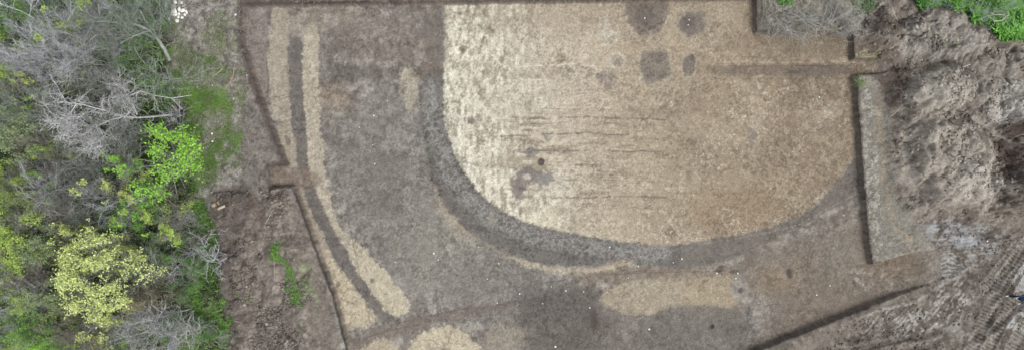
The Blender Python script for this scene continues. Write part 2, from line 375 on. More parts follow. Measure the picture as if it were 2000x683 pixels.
fill(PM([(1978, 560), (1985, 525), (2010, 500), (2060, 500), (2040, 560), (1990, 574)], 5)*mud, (162, 160, 157), .85)
fill(PM([(1960, 630), (1985, 610), (2010, 600), (2050, 610), (1992, 655), (1975, 650)], 5)*sst(-.2, .1, f1)*mud, (160, 158, 155), .85)
fill(track_l*mud, (146, 138, 130), .65)
fill(PM([(1840, 640), (1870, 622), (1890, 650), (1880, 662)], 4)*mud, (142, 137, 130), .7)
for P, hw, cleat in TR:
    if not cleat: fill(LM(P, hw*.5, 2, .2, None)*mud, (78, 71, 65), .45)
# --- pit floor
F0 = RGB.copy(); RGB = np.zeros_like(RGB)
fill(np.ones_like(X), (124, 117, 110))
fill(sst(.0, .4, f4), (156, 150, 140), .85); fill(sst(0, -.5, f4+.3*f1), (96, 89, 83), .75)
fill(PM([(640, 20), (860, 20), (860, 110), (780, 130), (640, 120)], 20, 2), (118, 107, 97), .5)
fill(PM([(690, 200), (820, 180), (850, 350), (860, 600), (760, 560), (680, 420), (640, 300)], 30, 3), (119, 113, 107), .6)
fill(PM([(820, 360), (880, 430), (960, 480), (1020, 540), (900, 590), (780, 560), (740, 460)], 25, 3), (136, 130, 119), .55)
fill(PM([(840, 350), (880, 400), (920, 450), (900, 470), (850, 410)], 8, 2), (158, 146, 126), .5)
fill(PM([(900, 480), (1160, 540), (1150, 600), (1000, 660), (900, 620), (850, 560)], 25, 3), (116, 110, 104), .6)
fill(EL(650, 190, 38, 28, .6), (134, 117, 97), .55)
fill(PM([(480, 18), (526, 20), (522, 130), (540, 230), (500, 180), (482, 90)], 3), (126, 116, 109), .9)
fill(PM([(648, 128), (760, 130), (866, 128), (866, 158), (760, 152), (660, 165)], 8), (96, 88, 82), .7)
fill(PM([(818, 118), (866, 115), (868, 150), (830, 160), (812, 150)], 6), (108, 95, 84), .6)
fill(PM([(660, 260), (760, 300), (800, 420), (740, 430), (660, 340)], 20, 3), (112, 104, 98), .5)
# pale stripes and the dark ditch between them
fill(PM([(560, 70), (594, 70), (596, 200), (602, 320), (626, 385), (650, 440), (684, 490), (712, 540), (745, 590), (780, 620), (752, 634), (715, 600), (680, 550), (650, 500), (618, 440), (600, 390), (580, 325), (566, 220)], 3, 1, 2, 2.2), (102, 95, 90), .9)
pc = (154, 143, 126)
fill(PM([(527, 10), (564, 10), (562, 120), (567, 200), (573, 270), (584, 330), (562, 326), (545, 265), (528, 190), (522, 130)], 2.5, .8, 2, 2.2), pc, .88)
fill(PM([(584, 355), (600, 395), (628, 455), (660, 515), (700, 570), (744, 630), (700, 640), (668, 648), (645, 565), (618, 486), (588, 400)], 2.5, .8, 2, 2.2), pc, .82)
fill(PM([(630, 470), (660, 520), (700, 572), (738, 628), (672, 642), (650, 570)], 4), (176, 163, 138), .8)
fill(PM([(591, 45), (626, 45), (622, 150), (625, 250), (637, 330), (646, 400), (668, 450), (702, 478), (742, 520), (780, 562), (812, 602), (770, 622), (738, 586), (700, 535), (672, 482), (648, 440), (622, 388), (603, 330), (597, 250), (591, 150)], 2.5, .8, 2, 2.2), (170, 159, 140), .85)
fill(PM([(680, 470), (705, 478), (745, 520), (812, 602), (768, 622), (738, 584), (700, 530)], 4), (178, 167, 143), .7)
fill(PM([(560, 18), (640, 18), (640, 60), (590, 70), (560, 60)], 8), (140, 129, 114), .6)
fill(PM([(640, 14), (720, 14), (700, 40), (650, 50)], 12), (140, 129, 115), .6)
fill(LM([(520, 120), (524, 150), (522, 190)], 1, 1, .2, None), (88, 76, 68), .8)
fill(EL(562, 274, 5, 9), (108, 98, 88), .8); fill(EL(726, 548, 5, 5), (110, 100, 88), .8); fill(EL(661, 555, 5, 5), (130, 112, 92), .7)
# crossing strip by the left entrance and its continuation
fill(PM([(520, 318), (600, 330), (640, 350), (600, 372), (520, 370)], 7), (120, 104, 91), .7)
# small pale patch
fill(PM([(782, 132), (812, 134), (816, 170), (812, 205), (800, 225), (786, 200), (778, 165)], 5), (160, 151, 132), .85)
fill(EL(827, 88, 12, 16, .6)*sst(0, .3, f1), (166, 152, 132), .7)
# bottom left baulk and pale patches
fill(PM([(684, 660), (760, 632), (860, 608), (1000, 585), (1010, 600), (880, 625), (800, 645), (700, 690)], 6), (114, 103, 94), .8)
fill(PM([(820, 650), (850, 640), (890, 636), (925, 662), (955, 700), (820, 720), (790, 690)], 4), (178, 166, 141), .9)
fill(PM([(690, 690), (730, 668), (765, 660), (790, 700), (700, 720)], 4), (168, 155, 132), .85)
fill(PM([(940, 640), (1020, 630), (1040, 665), (1000, 690), (950, 690)], 14, 2), (140, 131, 114), .6)
# bottom middle
fill(PM([(1010, 575), (1090, 562), (1168, 560), (1185, 600), (1200, 640), (1160, 700), (1060, 720), (1020, 650)], 16, 2), (90, 83, 78), .8)
fill(PM([(1160, 600), (1290, 600), (1290, 720), (1130, 720)], 14, 2), (106, 98, 92), .7)
fill(PM([(1090, 530), (1240, 518), (1440, 520), (1440, 548), (1280, 545), (1160, 560)], 8), (126, 112, 98), .8)
fill(PM([(1168, 578), (1200, 556), (1280, 545), (1430, 536), (1444, 560), (1430, 606), (1340, 600), (1280, 612), (1240, 620), (1190, 602)], 7, 1.4), (156, 143, 122), .88)
fill(PM([(1330, 540), (1450, 535), (1450, 610), (1340, 606)], 26), (148, 132, 108), .6)
fill(PM([(1262, 628), (1290, 603), (1340, 594), (1400, 594), (1450, 608), (1466, 645), (1450, 700), (1260, 710)], 4), (108, 101, 94), .85)
# right bottom
fill(PM([(1410, 520), (1600, 450), (1700, 400), (1860, 500), (1840, 560), (1600, 650), (1430, 740), (1520, 640), (1490, 580)], 40, 4), (115, 103, 91), .9)
fill(PM([(1470, 520), (1545, 505), (1570, 560), (1480, 575)], 26, 3), (136, 119, 98), .4); fill(EL(1505, 560, 40, 20, .6), (128, 112, 93), .4)
fill(PM([(1590, 470), (1680, 440), (1690, 520), (1600, 540)], 20, 3), (124, 118, 108), .55); fill(EL(1740, 520, 60, 20, .6), (120, 103, 86), .6)
fill(PM([(1700, 590), (1600, 632), (1500, 680), (1480, 672), (1600, 618), (1690, 580)], 8), (96, 84, 74), .5)  # shadow of the lower right wall painted on the floor
fill(EL(1680, 545, 24, 26, .5)*sst(-.05, .25, f1), (158, 153, 146), .65); fill(EL(1750, 540, 50, 25, .5)*sst(.1, .35, f1), (150, 142, 130), .5)
# --- inner area
DISK = [(868, -40), (867, 60), (869, 130), (864, 200), (868, 250), (884, 300), (910, 345), (942, 385), (985, 418), (1040, 441), (1100, 454), (1170, 466), (1240, 477), (1290, 481), (1350, 474),
        (1420, 462), (1490, 448), (1550, 428), (1600, 398), (1640, 358), (1664, 315), (1690, 270), (1720, 200), (1720, -40)]
disk = PM(DISK, 3.5, .6, 1, 3.0)
inner = np.zeros_like(RGB); keep = RGB; RGB = inner
stops = [(860, (192, 186, 168)), (980, (188, 180, 161)), (1100, (178, 166, 146)), (1250, (159, 144, 123)), (1400, (145, 129, 109)), (1550, (130, 113, 94)), (1700, (120, 105, 89))]
us = np.array([s[0] for s in stops]); cs = np.array([col(*s[1]) for s in stops])
uu = U+f3*60+(V-341)*-.12
for c_ in range(3): RGB[..., c_] = np.interp(uu, us, cs[:, c_])
fill(PM([(870, -20), (1480, -20), (1480, 60), (1300, 70), (1000, 60), (870, 50)], 30, 2), (152, 138, 118), .6)
left = sst(1150, 920, U+f3*90); botl = sst(330, 400, V)*sst(1200, 1050, U)
fill(np.clip(left+botl, 0, 1)*sst(.02, .4, vst*.7+f1*.5+f2*.25), (124, 113, 94), .68)
fill(np.clip(left+botl, 0, 1)*sst(0, -.4, vst*.6+f1*.5), (216, 210, 192), .75)
fill(sst(1000, 1300, U)*sst(.1, .5, f4), (124, 106, 86), .5); fill(sst(1000, 1300, U)*sst(0, -.5, f1+f3*.5), (172, 157, 133), .5)
fill(sst(.1, .5, hst+f1*.3)*sst(200, 240, V)*sst(440, 380, V)*sst(1450, 1250, U)*sst(930, 1040, U), (134, 120, 99), .6)
fill(PM([(1340, 380), (1480, 360), (1540, 400), (1440, 455), (1360, 470)], 25, 2), (130, 109, 84), .45)
fill(PM([(1000, 440), (1050, 400), (1110, 410), (1090, 452), (1060, 448)], 10)*sst(-.4, .1, f1), (200, 190, 166), .7)
fill(PM([(1040, 340), (1110, 330), (1120, 390), (1040, 380)], 16), (196, 188, 170), .5)
fill(root*sst(950, 1150, U), (194, 184, 164), .55); fill(root2*sst(1000, 1200, U), (186, 174, 152), .5)
RGB = keep*(1-disk[..., None])+RGB*disk[..., None]
# --- ring ditch fill
RING = [(820, 150), (866, 140), (863, 200), (868, 250), (884, 300), (910, 345), (942, 385), (985, 418), (1040, 441), (1100, 454), (1170, 466), (1240, 477), (1290, 481), (1350, 474), (1420, 462), (1490, 448), (1550, 428),
        (1600, 398), (1640, 358), (1668, 300), (1720, 280), (1720, 372), (1650, 395), (1590, 422), (1540, 452), (1490, 478), (1430, 508), (1330, 525), (1230, 512), (1180, 520), (1110, 522), (1040, 510), (980, 490), (930, 462), (888, 425), (858, 385), (842, 345), (828, 290), (820, 220)]
ring = PM(RING, 3, .5, 1, 4)
fill(ring, (106, 101, 96), .92)
inr = LM([(842, 170), (846, 250), (866, 310), (900, 370), (945, 415), (1000, 447), (1070, 468), (1150, 482), (1230, 492), (1300, 492)], 15, 9, .6, None)*ring
fill(inr*sst(-.4, 0, f1+.3*f4), (138, 134, 129), .9); fill(ring*sst(.05, .3, f1+.3*f4)*(U < 1330), (80, 73, 68), .75)
fill(ring*sst(1280, 1420, U), (114, 104, 94), .65); fill(PM([(1640, 345), (1700, 280), (1720, 380), (1600, 415), (1590, 405)], 8), (106, 98, 92), .7)
fill(ring*sst(1300, 1400, U)*sst(1480, 1430, U), (108, 101, 94), .6)
# pale crescent outside the ring
fill(LM([(848, 360), (866, 400), (900, 445), (950, 482), (1005, 508)], 5, 5, .6)*(1-ring*.6), (142, 128, 110), .45)
fill(PM([(1000, 500), (1040, 513), (1110, 524), (1170, 524), (1225, 508), (1235, 514), (1180, 530), (1110, 534), (1060, 530), (1010, 512)], 4, .6), (168, 156, 135), .8)
fill(PM([(1165, 522), (1200, 508), (1232, 503), (1236, 514), (1190, 528)], 4), (158, 143, 122), .6)
fill(PM([(940, 410), (975, 425), (965, 440), (935, 425)], 5)*sst(-.1, .3, f1), (156, 147, 130), .5)
# upper part of the ring band beside the disk
fill(PM([(826, 8), (868, 6), (868, 130), (824, 126)], 9, 1.5), (104, 96, 89), .75)
# --- stains in the inner area
dk = (108, 98, 90)
fill(EL(1262, 22, 43, 50, .25), dk, .8); fill(EL(1258, 30, 24, 28, .5), (92, 83, 78), .6)
rim = EL(1262, 22, 46, 53, .05)-EL(1262, 22, 42, 49, .05); fill(np.clip(rim, 0, 1)*(V > 30)*sst(-.3, .1, f4), (176, 164, 144), .6)
fill(EL(1351, 50, 31, 28, .1), (180, 168, 148), .5); fill(EL(1351, 48, 28, 26, .28), (104, 95, 88), .85); fill(EL(1345, 44, 14, 13, .5), (84, 76, 72), .6)
sq = [(1248, 100), (1280, 99), (1304, 95), (1306, 120), (1311, 146), (1292, 158), (1262, 168), (1252, 150)]
fill(PM([(1244, 97), (1282, 96), (1309, 91), (1311, 120), (1315, 149), (1292, 162), (1258, 172), (1248, 150)], 2.5), (178, 166, 146), .55); fill(PM(sq, 5, .8), (112, 102, 93), .88)
fill(EL(1345, 128, 18, 25, .1), (176, 164, 144), .5); fill(EL(1345, 128, 15, 22, .15), (110, 100, 91), .85)
fill(EL(1205, 120, 17, 17, .1), (190, 180, 160), .5); fill(EL(1205, 119, 12, 11, .2), (150, 139, 124), .8)
fill(EL(1182, 60, 14, 24, .5)*sst(-.3, .1, f1), (180, 173, 160), .6); fill(EL(1193, 72, 24, 16, .5)*sst(0, .3, f1), (192, 184, 166), .6)
fill(EL(1093, 112, 10, 11, .2), (140, 125, 106), .85); fill(EL(905, 96, 8, 7, .3), (120, 109, 96), .8); fill(EL(921, 238, 8, 6, .3), (124, 114, 104), .85)
fill(EL(1185, 158, 20, 20, .3)*sst(-.5, 0, f1), (122, 112, 104), .8); fill(EL(1170, 149, 9, 6, .3), (110, 100, 94), .7)
fill(PM([(942, 132), (1000, 128), (1160, 126), (1165, 152), (1060, 156), (950, 150)], 4)*sst(-.15, .25, f1+.35*f4)*(.45+.55*sst(1000, 1100, U)), (130, 119, 105), .75)
fill(LM([(946, 129), (1010, 130), (1100, 126), (1160, 128)], 1.5, 1.5, .3), (206, 198, 178), .6)
fill(LM([(1010, 156), (1080, 156)], 2, 2, .5), (206, 198, 178), .6)
fill(PM([(1385, 126), (1665, 124), (1668, 151), (1385, 150)], 3, .5), (118, 105, 91), .85); fill(PM([(1530, 125), (1668, 124), (1668, 151), (1532, 151)], 3, .4), (104, 93, 82), .75)
fill(LM([(1400, 122), (1530, 121), (1665, 121)], 1.2, 1.5, .4), (178, 165, 142), .6)
fill(EL(1039, 297, 14, 11, .2), (122, 114, 107), .85); fill(EL(1058, 317, 6.5, 6.5, .2), (74, 64, 58), .95)
fill(PM([(1012, 326), (1032, 318), (1052, 333), (1080, 338), (1083, 354), (1060, 362), (1036, 358), (1022, 376), (1014, 392), (998, 388), (994, 362)], 4, .8, 2, 5), (116, 107, 102), .88)
fill(EL(1062, 348, 16, 9, .4), (136, 132, 130), .6); fill(EL(1028, 345, 8, 6, .4), (200, 192, 176), .6); fill(EL(1022, 384, 7, 6, .4), (120, 110, 103), .6); fill(EL(1021, 412, 7, 6, .5), (138, 128, 116), .6)
fill(PM([(1338, 332), (1352, 332), (1353, 354), (1340, 354)], 3, .3, 0), (126, 113, 99), .7); fill(PM([(1338, 268), (1365, 270), (1364, 279), (1338, 277)], 3, .3, 0), (128, 112, 95), .7)
fill(PM([(1280, 212), (1330, 210), (1330, 224), (1282, 226)], 3, .4, 0), (136, 121, 105), .6)
fill(EL(1467, 268, 8, 16, .5), (124, 113, 107), .7); fill(EL(1600, 220, 30, 26, .6)*sst(.05, .3, f1), (168, 160, 146), .55)
fill(PM([(1455, 245), (1480, 225), (1500, 250), (1480, 300), (1470, 330)], 8, 2)*sst(0, .3, f1), (172, 160, 140), .5)
for P in ([(1000, 229), (1060, 231), (1110, 228), (1180, 231), (1300, 234)], [(980, 266), (1060, 262), (1145, 261), (1230, 263)], [(1015, 298), (1050, 296), (1140, 293), (1200, 294), (1290, 297)],
          [(1080, 387), (1150, 385), (1220, 383), (1300, 386)], [(1070, 176), (1140, 178), (1180, 173)], [(1050, 212), (1180, 214), (1300, 214)], [(1030, 240), (1200, 241)], [(1020, 318), (1150, 316), (1220, 318)], [(1180, 353), (1280, 354)], [(1120, 341), (1230, 342)]):
    wd = 1.3 if len(P) > 3 else .7
    fill(LM(P, wd*(1.25 if wd > 1 else .8), 1.3, .4, -.06 if wd > 1 else .05), (106, 97, 88), .8*1); [fill(LM([(a+ox, b+oy) for a, b in P], .45, 1.3, .55, .12), (124, 113, 99), .6) for ox, oy in ((6, 5), (40, -6), (-20, 10), (90, 3))]
for P in ([(1540, 470), (1480, 480), (1440, 505), (1400, 520)], [(1700, 365), (1620, 405), (1560, 440), (1500, 452), (1370, 475)], [(1700, 380), (1600, 430), (1540, 450)], [(1600, 240), (1620, 300), (1640, 270)], [(1515, 200), (1530, 260), (1540, 280)], [(1560, 340), (1600, 310), (1620, 290)]):
    fill(LM(P, .8, 1.2, .4, -.1), (150, 139, 122), .6)
for P in ([(760, 636), (860, 610), (1000, 590), (1110, 572)], [(690, 668), (740, 650), (820, 632)], [(775, 385), (800, 430), (815, 455)], [(680, 430), (700, 520), (718, 600), (722, 628)], [(1180, 536), (1300, 530), (1420, 528)],
          [(1590, 470), (1574, 510), (1580, 560), (1596, 576)], [(1682, 445), (1655, 490), (1628, 540)], [(900, 430), (1000, 470), (1110, 500)], [(1460, 612), (1466, 640), (1450, 670)], [(1010, 560), (1110, 545)]):
    fill(LM(P, .7, 1.1, .4, -.15), (74, 66, 60), .7)
fill(EL(1542, 531, 6, 9, .6), (66, 60, 56), .8); fill(EL(1390, 636, 5, 5, .3), (62, 56, 52), .9)
fill(EL(1444, 562, 19, 27, .15), (140, 135, 128), .6); fill(EL(1446, 566, 5, 5, .4), (78, 72, 68), .8); fill(EL(1405, 525, 8, 6, .4), (74, 66, 62), .7); fill(EL(1432, 528, 9, 4, .4), (64, 58, 54), .7)
fill(EL(1160, 625, 8, 22, .6), (70, 58, 55), .7)
# cut wall soil, with shade painted in dark along its top edge
edge_shade = sst(.34, .12, dp)*sst(-.3, -.05, dp)
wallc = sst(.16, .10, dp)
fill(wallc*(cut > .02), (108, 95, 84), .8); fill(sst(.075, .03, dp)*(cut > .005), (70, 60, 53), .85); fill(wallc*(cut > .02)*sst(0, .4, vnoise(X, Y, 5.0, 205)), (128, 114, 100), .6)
lw = (U < 690)*(V > 365)*sst(.3, .12, dp); fill(lw*(dp > .07), (146, 131, 113), .6)  # lower left wall painted lighter, as its sunlit face
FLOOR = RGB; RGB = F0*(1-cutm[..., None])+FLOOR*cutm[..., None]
fill(sst(.13, .0, np.abs(dp+.04))*(1-cutm)*(U < 1720), (80, 70, 63), .75); fill(sst(.10, .03, np.abs(dp+.05))*(U < 720)*(dp < .01)*np.where((V > 310) & (V < 375), .3, 1), (60, 51, 46), .85); fill(sst(.32, .1, np.abs(dp+.12))*(U < 575)*(V < 330)*(1-cutm), (84, 73, 67), .6)  # thin line of shade painted into the soil along the lip
fill(chan*cut+chanL*cut, (104, 90, 79), .6)
# pixel-scale mottling of every surface
g = 1+.20*f2+.16*f1+.10*f4; g = g*(1-heap*.0)
g = np.where(cutm > .5, 1+.14*f2+.13*f1+.09*f4, g)
spk = fbm(X, Y, 8.0, 201, 1)+.5*fbm(X, Y, 3.0, 202, 1)
spm = sst(-.3, .3, fbm(X, Y, .6, 203, 3))
g = g*(1-(.06+.20*spm)*sst(.22, .5, spk))*(1+.14*sst(-.25, -.55, spk))
scr = 0
for a_, sd_ in ((.35, 211), (-.2, 212), (1.15, 213)):
    ca_, sa_ = math.cos(a_), math.sin(a_); xr, yr = X*ca_+Y*sa_, -X*sa_+Y*ca_
    scr = scr+sst(.05, 0, np.abs(vnoise(xr*.25+.15*mid, yr+.1*mid, 2.4, 0)+.25*vnoise(X, Y, 1.3, sd_)))*sst(.05, .4, vnoise(X, Y, .9, sd_+5)+.4*f4)
g = np.where(cutm > .5, g*(1-.38*np.clip(scr, 0, 1)), g)
RGB *= np.clip(g, .5, 1.5)[..., None].astype(np.float32)
lum = (RGB@np.array([.3, .55, .15], np.float32))[..., None]; RGB = lum+(RGB-lum)*.9
wet = np.clip(mud*.35*sst(0, .3, f4)+inr*.15, 0, 1)

# ------------------------------------------------------------------ split the grid into the named ground surfaces
idx = np.arange(NX*NY, dtype=np.int32).reshape(NX, NY)
Q = np.stack([idx[:-1, :-1], idx[1:, :-1], idx[1:, 1:], idx[:-1, 1:]], -1).reshape(-1, 4)
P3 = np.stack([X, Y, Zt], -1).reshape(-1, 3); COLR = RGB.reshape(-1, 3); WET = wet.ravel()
def cellv(A): return A[:-1, :-1].ravel()
cc = cellv(cut); cls = np.zeros(len(Q), int)
cls[cellv(mud) > .5] = 3; cls[cellv(heap) > .5] = 2; cls[cellv(bank) > .5] = 4
cls[cc > .97] = 1; cls[(cc > .02) & (cc <= .97)] = 5
for kk, nm, mt in ((0, 'ground', M_soil), (1, 'excavation_floor', M_floor), (2, 'spoil_heap', M_soil), (3, 'muddy_track', M_soil), (4, 'spoil_bank', M_soil), (5, 'excavation_side', M_soil)):
    q = Q[cls == kk]; used = np.unique(q); rem = np.zeros(NX*NY, np.int32); rem[used] = np.arange(len(used), dtype=np.int32)
    vv = P3[used]; cl = COLR[used]; we = WET[used]; q = rem[q]
    if kk == 0:
        # carry the meadow on to the horizon
        bx, by = gx[-1], gy[-1]; R_ = 1200.0; n0 = len(vv); ring_v = []; rq = []
        bi = [(i, 0) for i in range(0, NX, 10)]+[(NX-1, j) for j in range(0, NY, 10)]+[(i, NY-1) for i in range(NX-1, -1, -10)]+[(0, j) for j in range(NY-1, -1, -10)]
        pts = [P3[idx[i, j]] for i, j in bi]; colb = [COLR[idx[i, j]] for i, j in bi]
        av = []; ac = []
        for p, c_ in zip(pts, colb):
            for f, zz, mixc in ((1.0, None, 0), (1.12, 0.0, .5), (2.0, 0.0, 1), (30.0, 0.0, 1)):
                av.append((p[0]*f, p[1]*f, p[2] if zz is None else -0.02)); ac.append(np.array(c_)*(1-mixc)+col(96, 98, 70)*mixc)
        m_ = len(pts)
        for i in range(m_):
            j = (i+1) % m_
            for s_ in range(3): rq.append((n0+i*4+s_, n0+i*4+s_+1, n0+j*4+s_+1, n0+j*4+s_)[::-1])
        vv = np.concatenate([vv, np.array(av, np.float32)]); cl = np.concatenate([cl, np.array(ac, np.float32)]); we = np.concatenate([we, np.zeros(len(av), np.float32)])
        q = np.concatenate([q, np.array(rq, np.int32)])
    me = new_mesh_np(nm, vv, q, cl, {'wet': we}); link(nm, me, mt, kind='structure')

def zat(x, y):
    i = min(max(int(round((x-gx[0])/STEP)), 0), NX-1); j = min(max(int(round((y-gy[0])/STEP)), 0), NY-1)
    return float(Zt[i, j])
def ground_at(px, py):
    z = 0.0
    for _ in range(4):
        x, y = at(px, py, z); z = zat(x, y)
    return x, y, z
#@@OBJECTS
# ------------------------------------------------------------------ tubes, leaves, branching growth
RNG = np.random.RandomState(7)
def tubes(lines, sides=3):
    """lines: list of (pts kx3, radii k) -> verts, quads (tapered tubes)"""
    byk = {}
    for p, r in lines: byk.setdefault(len(p), []).append((p, r))
    VV, QQ, off = [], [], 0
    for k_, L_ in byk.items():
        P = np.array([a for a, _ in L_]); R = np.array([b for _, b in L_]); n = len(L_)
        T = np.gradient(P, axis=1); T /= np.linalg.norm(T, axis=2, keepdims=True)+1e-9
        ref = np.zeros_like(T); ref[..., 2] = 1; par = np.abs(T[..., 2]) > .9; ref[par] = (1, 0, 0)
        A = np.cross(T, ref); A /= np.linalg.norm(A, axis=2, keepdims=True)+1e-9; B = np.cross(T, A)
        th = np.arange(sides)*2*PI/sides
        ring = P[:, :, None, :]+R[:, :, None, None]*(np.cos(th)[None, None, :, None]*A[:, :, None, :]+np.sin(th)[None, None, :, None]*B[:, :, None, :])
        VV.append(ring.reshape(-1, 3))
        b = (off+np.arange(n)[:, None, None]*k_*sides+np.arange(k_-1)[None, :, None]*sides+np.arange(sides)[None, None, :])
        b2 = (off+np.arange(n)[:, None, None]*k_*sides+np.arange(k_-1)[None, :, None]*sides+((np.arange(sides)+1) % sides)[None, None, :])
        QQ.append(np.stack([b, b2, b2+sides, b+sides], -1).reshape(-1, 4)); off += n*k_*sides
        e = off-n*k_*sides+np.arange(n)*k_*sides+(k_-1)*sides
        if sides == 3: QQ.append(np.stack([e, e+1, e+2, e+2], -1)[:0])
    return np.concatenate(VV), np.concatenate(QQ)
def unit(v): return v/(np.linalg.norm(v)+1e-9)
def wander(rs, p, d, L, r0, r1, k_, wig, up=0.0):
    pts = [np.array(p, float)]; d = unit(np.array(d, float))
    for i in range(k_-1):
        d = unit(d+rs.randn(3)*wig+np.array([0, 0, up])); pts.append(pts[-1]+d*L/(k_-1))
    return np.array(pts), np.linspace(r0, r1, k_)
def side_dir(rs, d, ang):
    d = unit(d); a = unit(np.cross(d, rs.randn(3))); return unit(d*math.cos(ang)+a*math.sin(ang))
def grow(seed, stems=4, height=5.0, spread=.5, r0=.05, n1=7, n2=7, n3=5, wig=.16, ratio=(.5, .45, .45), up=.05, fine=.0055, base=.15, lean=(0, 0, 0)):
    rs = np.random.RandomState(seed); trunk, tw, tips = [], [], []
    for s_ in range(stems):
        az = rs.rand()*2*PI; sp = spread*(.4+.8*rs.rand())
        d = unit(np.array([math.cos(az)*sp, math.sin(az)*sp, 1.0])+np.array(lean))
        Lh = height*(.75+.35*rs.rand()); p, r = wander(rs, (math.cos(az)*base, math.sin(az)*base, -.1), d, Lh, r0*(.7+.5*rs.rand()), .012, 9, wig*.6, up*.5)
        trunk.append((p, r))
        for a in range(n1):
            t = .22+.75*(a+rs.rand())/n1; i = min(int(t*8), 7); q = p[i]+(p[i+1]-p[i])*(t*8-i)
            d1 = side_dir(rs, p[i+1]-p[i], math.radians(28+38*rs.rand())); L1 = Lh*ratio[0]*(1.1-.7*t)*(.7+.6*rs.rand())
            p1, r1 = wander(rs, q, d1, L1, max(.012, r[i]*.5), .008, 7, wig, up); trunk.append((p1, r1))
            for b in range(n2):
                t2 = .15+.82*(b+rs.rand())/n2; i2 = min(int(t2*6), 5); q2 = p1[i2]+(p1[i2+1]-p1[i2])*(t2*6-i2)
                d2 = side_dir(rs, p1[i2+1]-p1[i2], math.radians(25+40*rs.rand())); L2 = L1*ratio[1]*(.6+.8*rs.rand())
                p2, r2 = wander(rs, q2, d2, L2, .010, fine, 5, wig*1.2, up); tw.append((p2, r2)); tips.append(p2[-1])
                for c_ in range(n3):
                    i3 = rs.randint(1, 4); d3 = side_dir(rs, p2[i3+1]-p2[i3], math.radians(20+45*rs.rand()))
                    p3, r3 = wander(rs, p2[i3], d3, L2*ratio[2]*(.6+.9*rs.rand()), fine*1.1, fine*.6, 4, wig*1.4, up); tw.append((p3, r3)); tips.append(p3[-1]); tips.append(p3[2])
    return trunk, tw, np.array(tips)
def leaf_mesh(name, centers, per, jitter, size, rs, flat=.35, aspect=1.5):
    c = np.repeat(centers, per, 0); n = len(c); c = c+rs.randn(n, 3)*jitter
    nrm = rs.randn(n, 3)*flat; nrm[:, 2] = np.abs(nrm[:, 2])+.6; nrm /= np.linalg.norm(nrm, axis=1, keepdims=True)
    a = np.cross(nrm, rs.randn(n, 3)); a /= np.linalg.norm(a, axis=1, keepdims=True); b = np.cross(nrm, a)
    s_ = size*(.6+.8*rs.rand(n, 1)); a = a*s_*.5; b = b*s_*.5*aspect
    bend = nrm*s_*.12
    v = np.stack([c-b, c+a*.9-b*.05+bend, c+b, c-a*.9-b*.05+bend], 1).reshape(-1, 3)
    q = np.arange(n*4).reshape(n, 4)
    vv = np.repeat(np.clip(.5+.28*rs.randn(n), 0, 1), 4)
    return new_mesh_np(name, v, q, None, {'v': vv}, smooth=False)
def tube_mesh(name, lines, sides=3):
    v, q = tubes(lines, sides); return new_mesh_np(name, v, q)

# templates ---------------------------------------------------------
TPL = {}
def template(key, leafy=None, **kw):
    trunk, tw, tips = grow(**kw); H_ = kw.get('height', 5.0)
    d_ = {'h': H_, 'stems': tube_mesh('stems', trunk, 4), 'twigs': tube_mesh('twigs', tw, 3)}
    if leafy:
        rs = np.random.RandomState(kw['seed']+1); T_ = tips
        sel = np.array([vnoise(np.array([[p[0]+p[2]*.5]]), np.array([[p[1]-p[2]*.3]]), leafy.get('clump', 1.1), kw['seed']+3)[0, 0] for p in T_]) if leafy.get('gap', -1) > -1 else np.ones(len(T_))
        T_ = T_[sel > leafy.get('gap', -1)]
        T_ = T_[rs.permutation(len(T_))[:leafy.get('n', 4000)]]
        d_['leaves'] = leaf_mesh('leaves', T_, leafy.get('per', 4), leafy.get('jit', .08), leafy.get('size', .09), rs)
    TPL[key] = d_
template('haze', seed=11, stems=7, height=5.6, spread=.42, n1=8, n2=9, n3=5, r0=.035, ratio=(.42, .5, .55), up=.10, wig=.10)
template('haze_b', seed=12, stems=6, height=5.0, spread=.55, n1=8, n2=8, n3=5, r0=.04, ratio=(.45, .5, .5), up=.07, wig=.13)
template('bare', seed=13, stems=4, height=5.0, spread=.6, n1=7, n2=6, n3=4, r0=.05, ratio=(.5, .5, .5), up=.03, wig=.20)
template('bare_b', seed=14, stems=5, height=4.2, spread=.8, n1=6, n2=6, n3=4, r0=.045, ratio=(.55, .5, .5), up=.0, wig=.24)
template('limbs', seed=15, stems=3, height=4.0, spread=.9, n1=6, n2=5, n3=2, r0=.075, ratio=(.6, .55, .5), up=-.02, wig=.30, fine=.009)
template('olive', seed=16, stems=6, height=4.4, spread=.5, n1=7, n2=7, n3=3, r0=.035, leafy=dict(n=3400, per=5, jit=.09, size=.065, gap=-.25), up=.06)
template('olive_b', seed=17, stems=6, height=3.8, spread=.65, n1=7, n2=7, n3=3, r0=.035, leafy=dict(n=2600, per=4, jit=.10, size=.07, gap=-.05, clump=1.6), up=.05)
template('leafy', seed=18, stems=5, height=3.6, spread=.75, n1=7, n2=6, n3=3, r0=.04, leafy=dict(n=1200, per=8, jit=.10, size=.085, gap=.0, clump=1.9), up=.03)
template('sparse', seed=19, stems=4, height=4.2, spread=.6, n1=6, n2=6, n3=3, r0=.035, leafy=dict(n=260, per=9, jit=.09, size=.09, gap=.1, clump=1.3), up=.05)

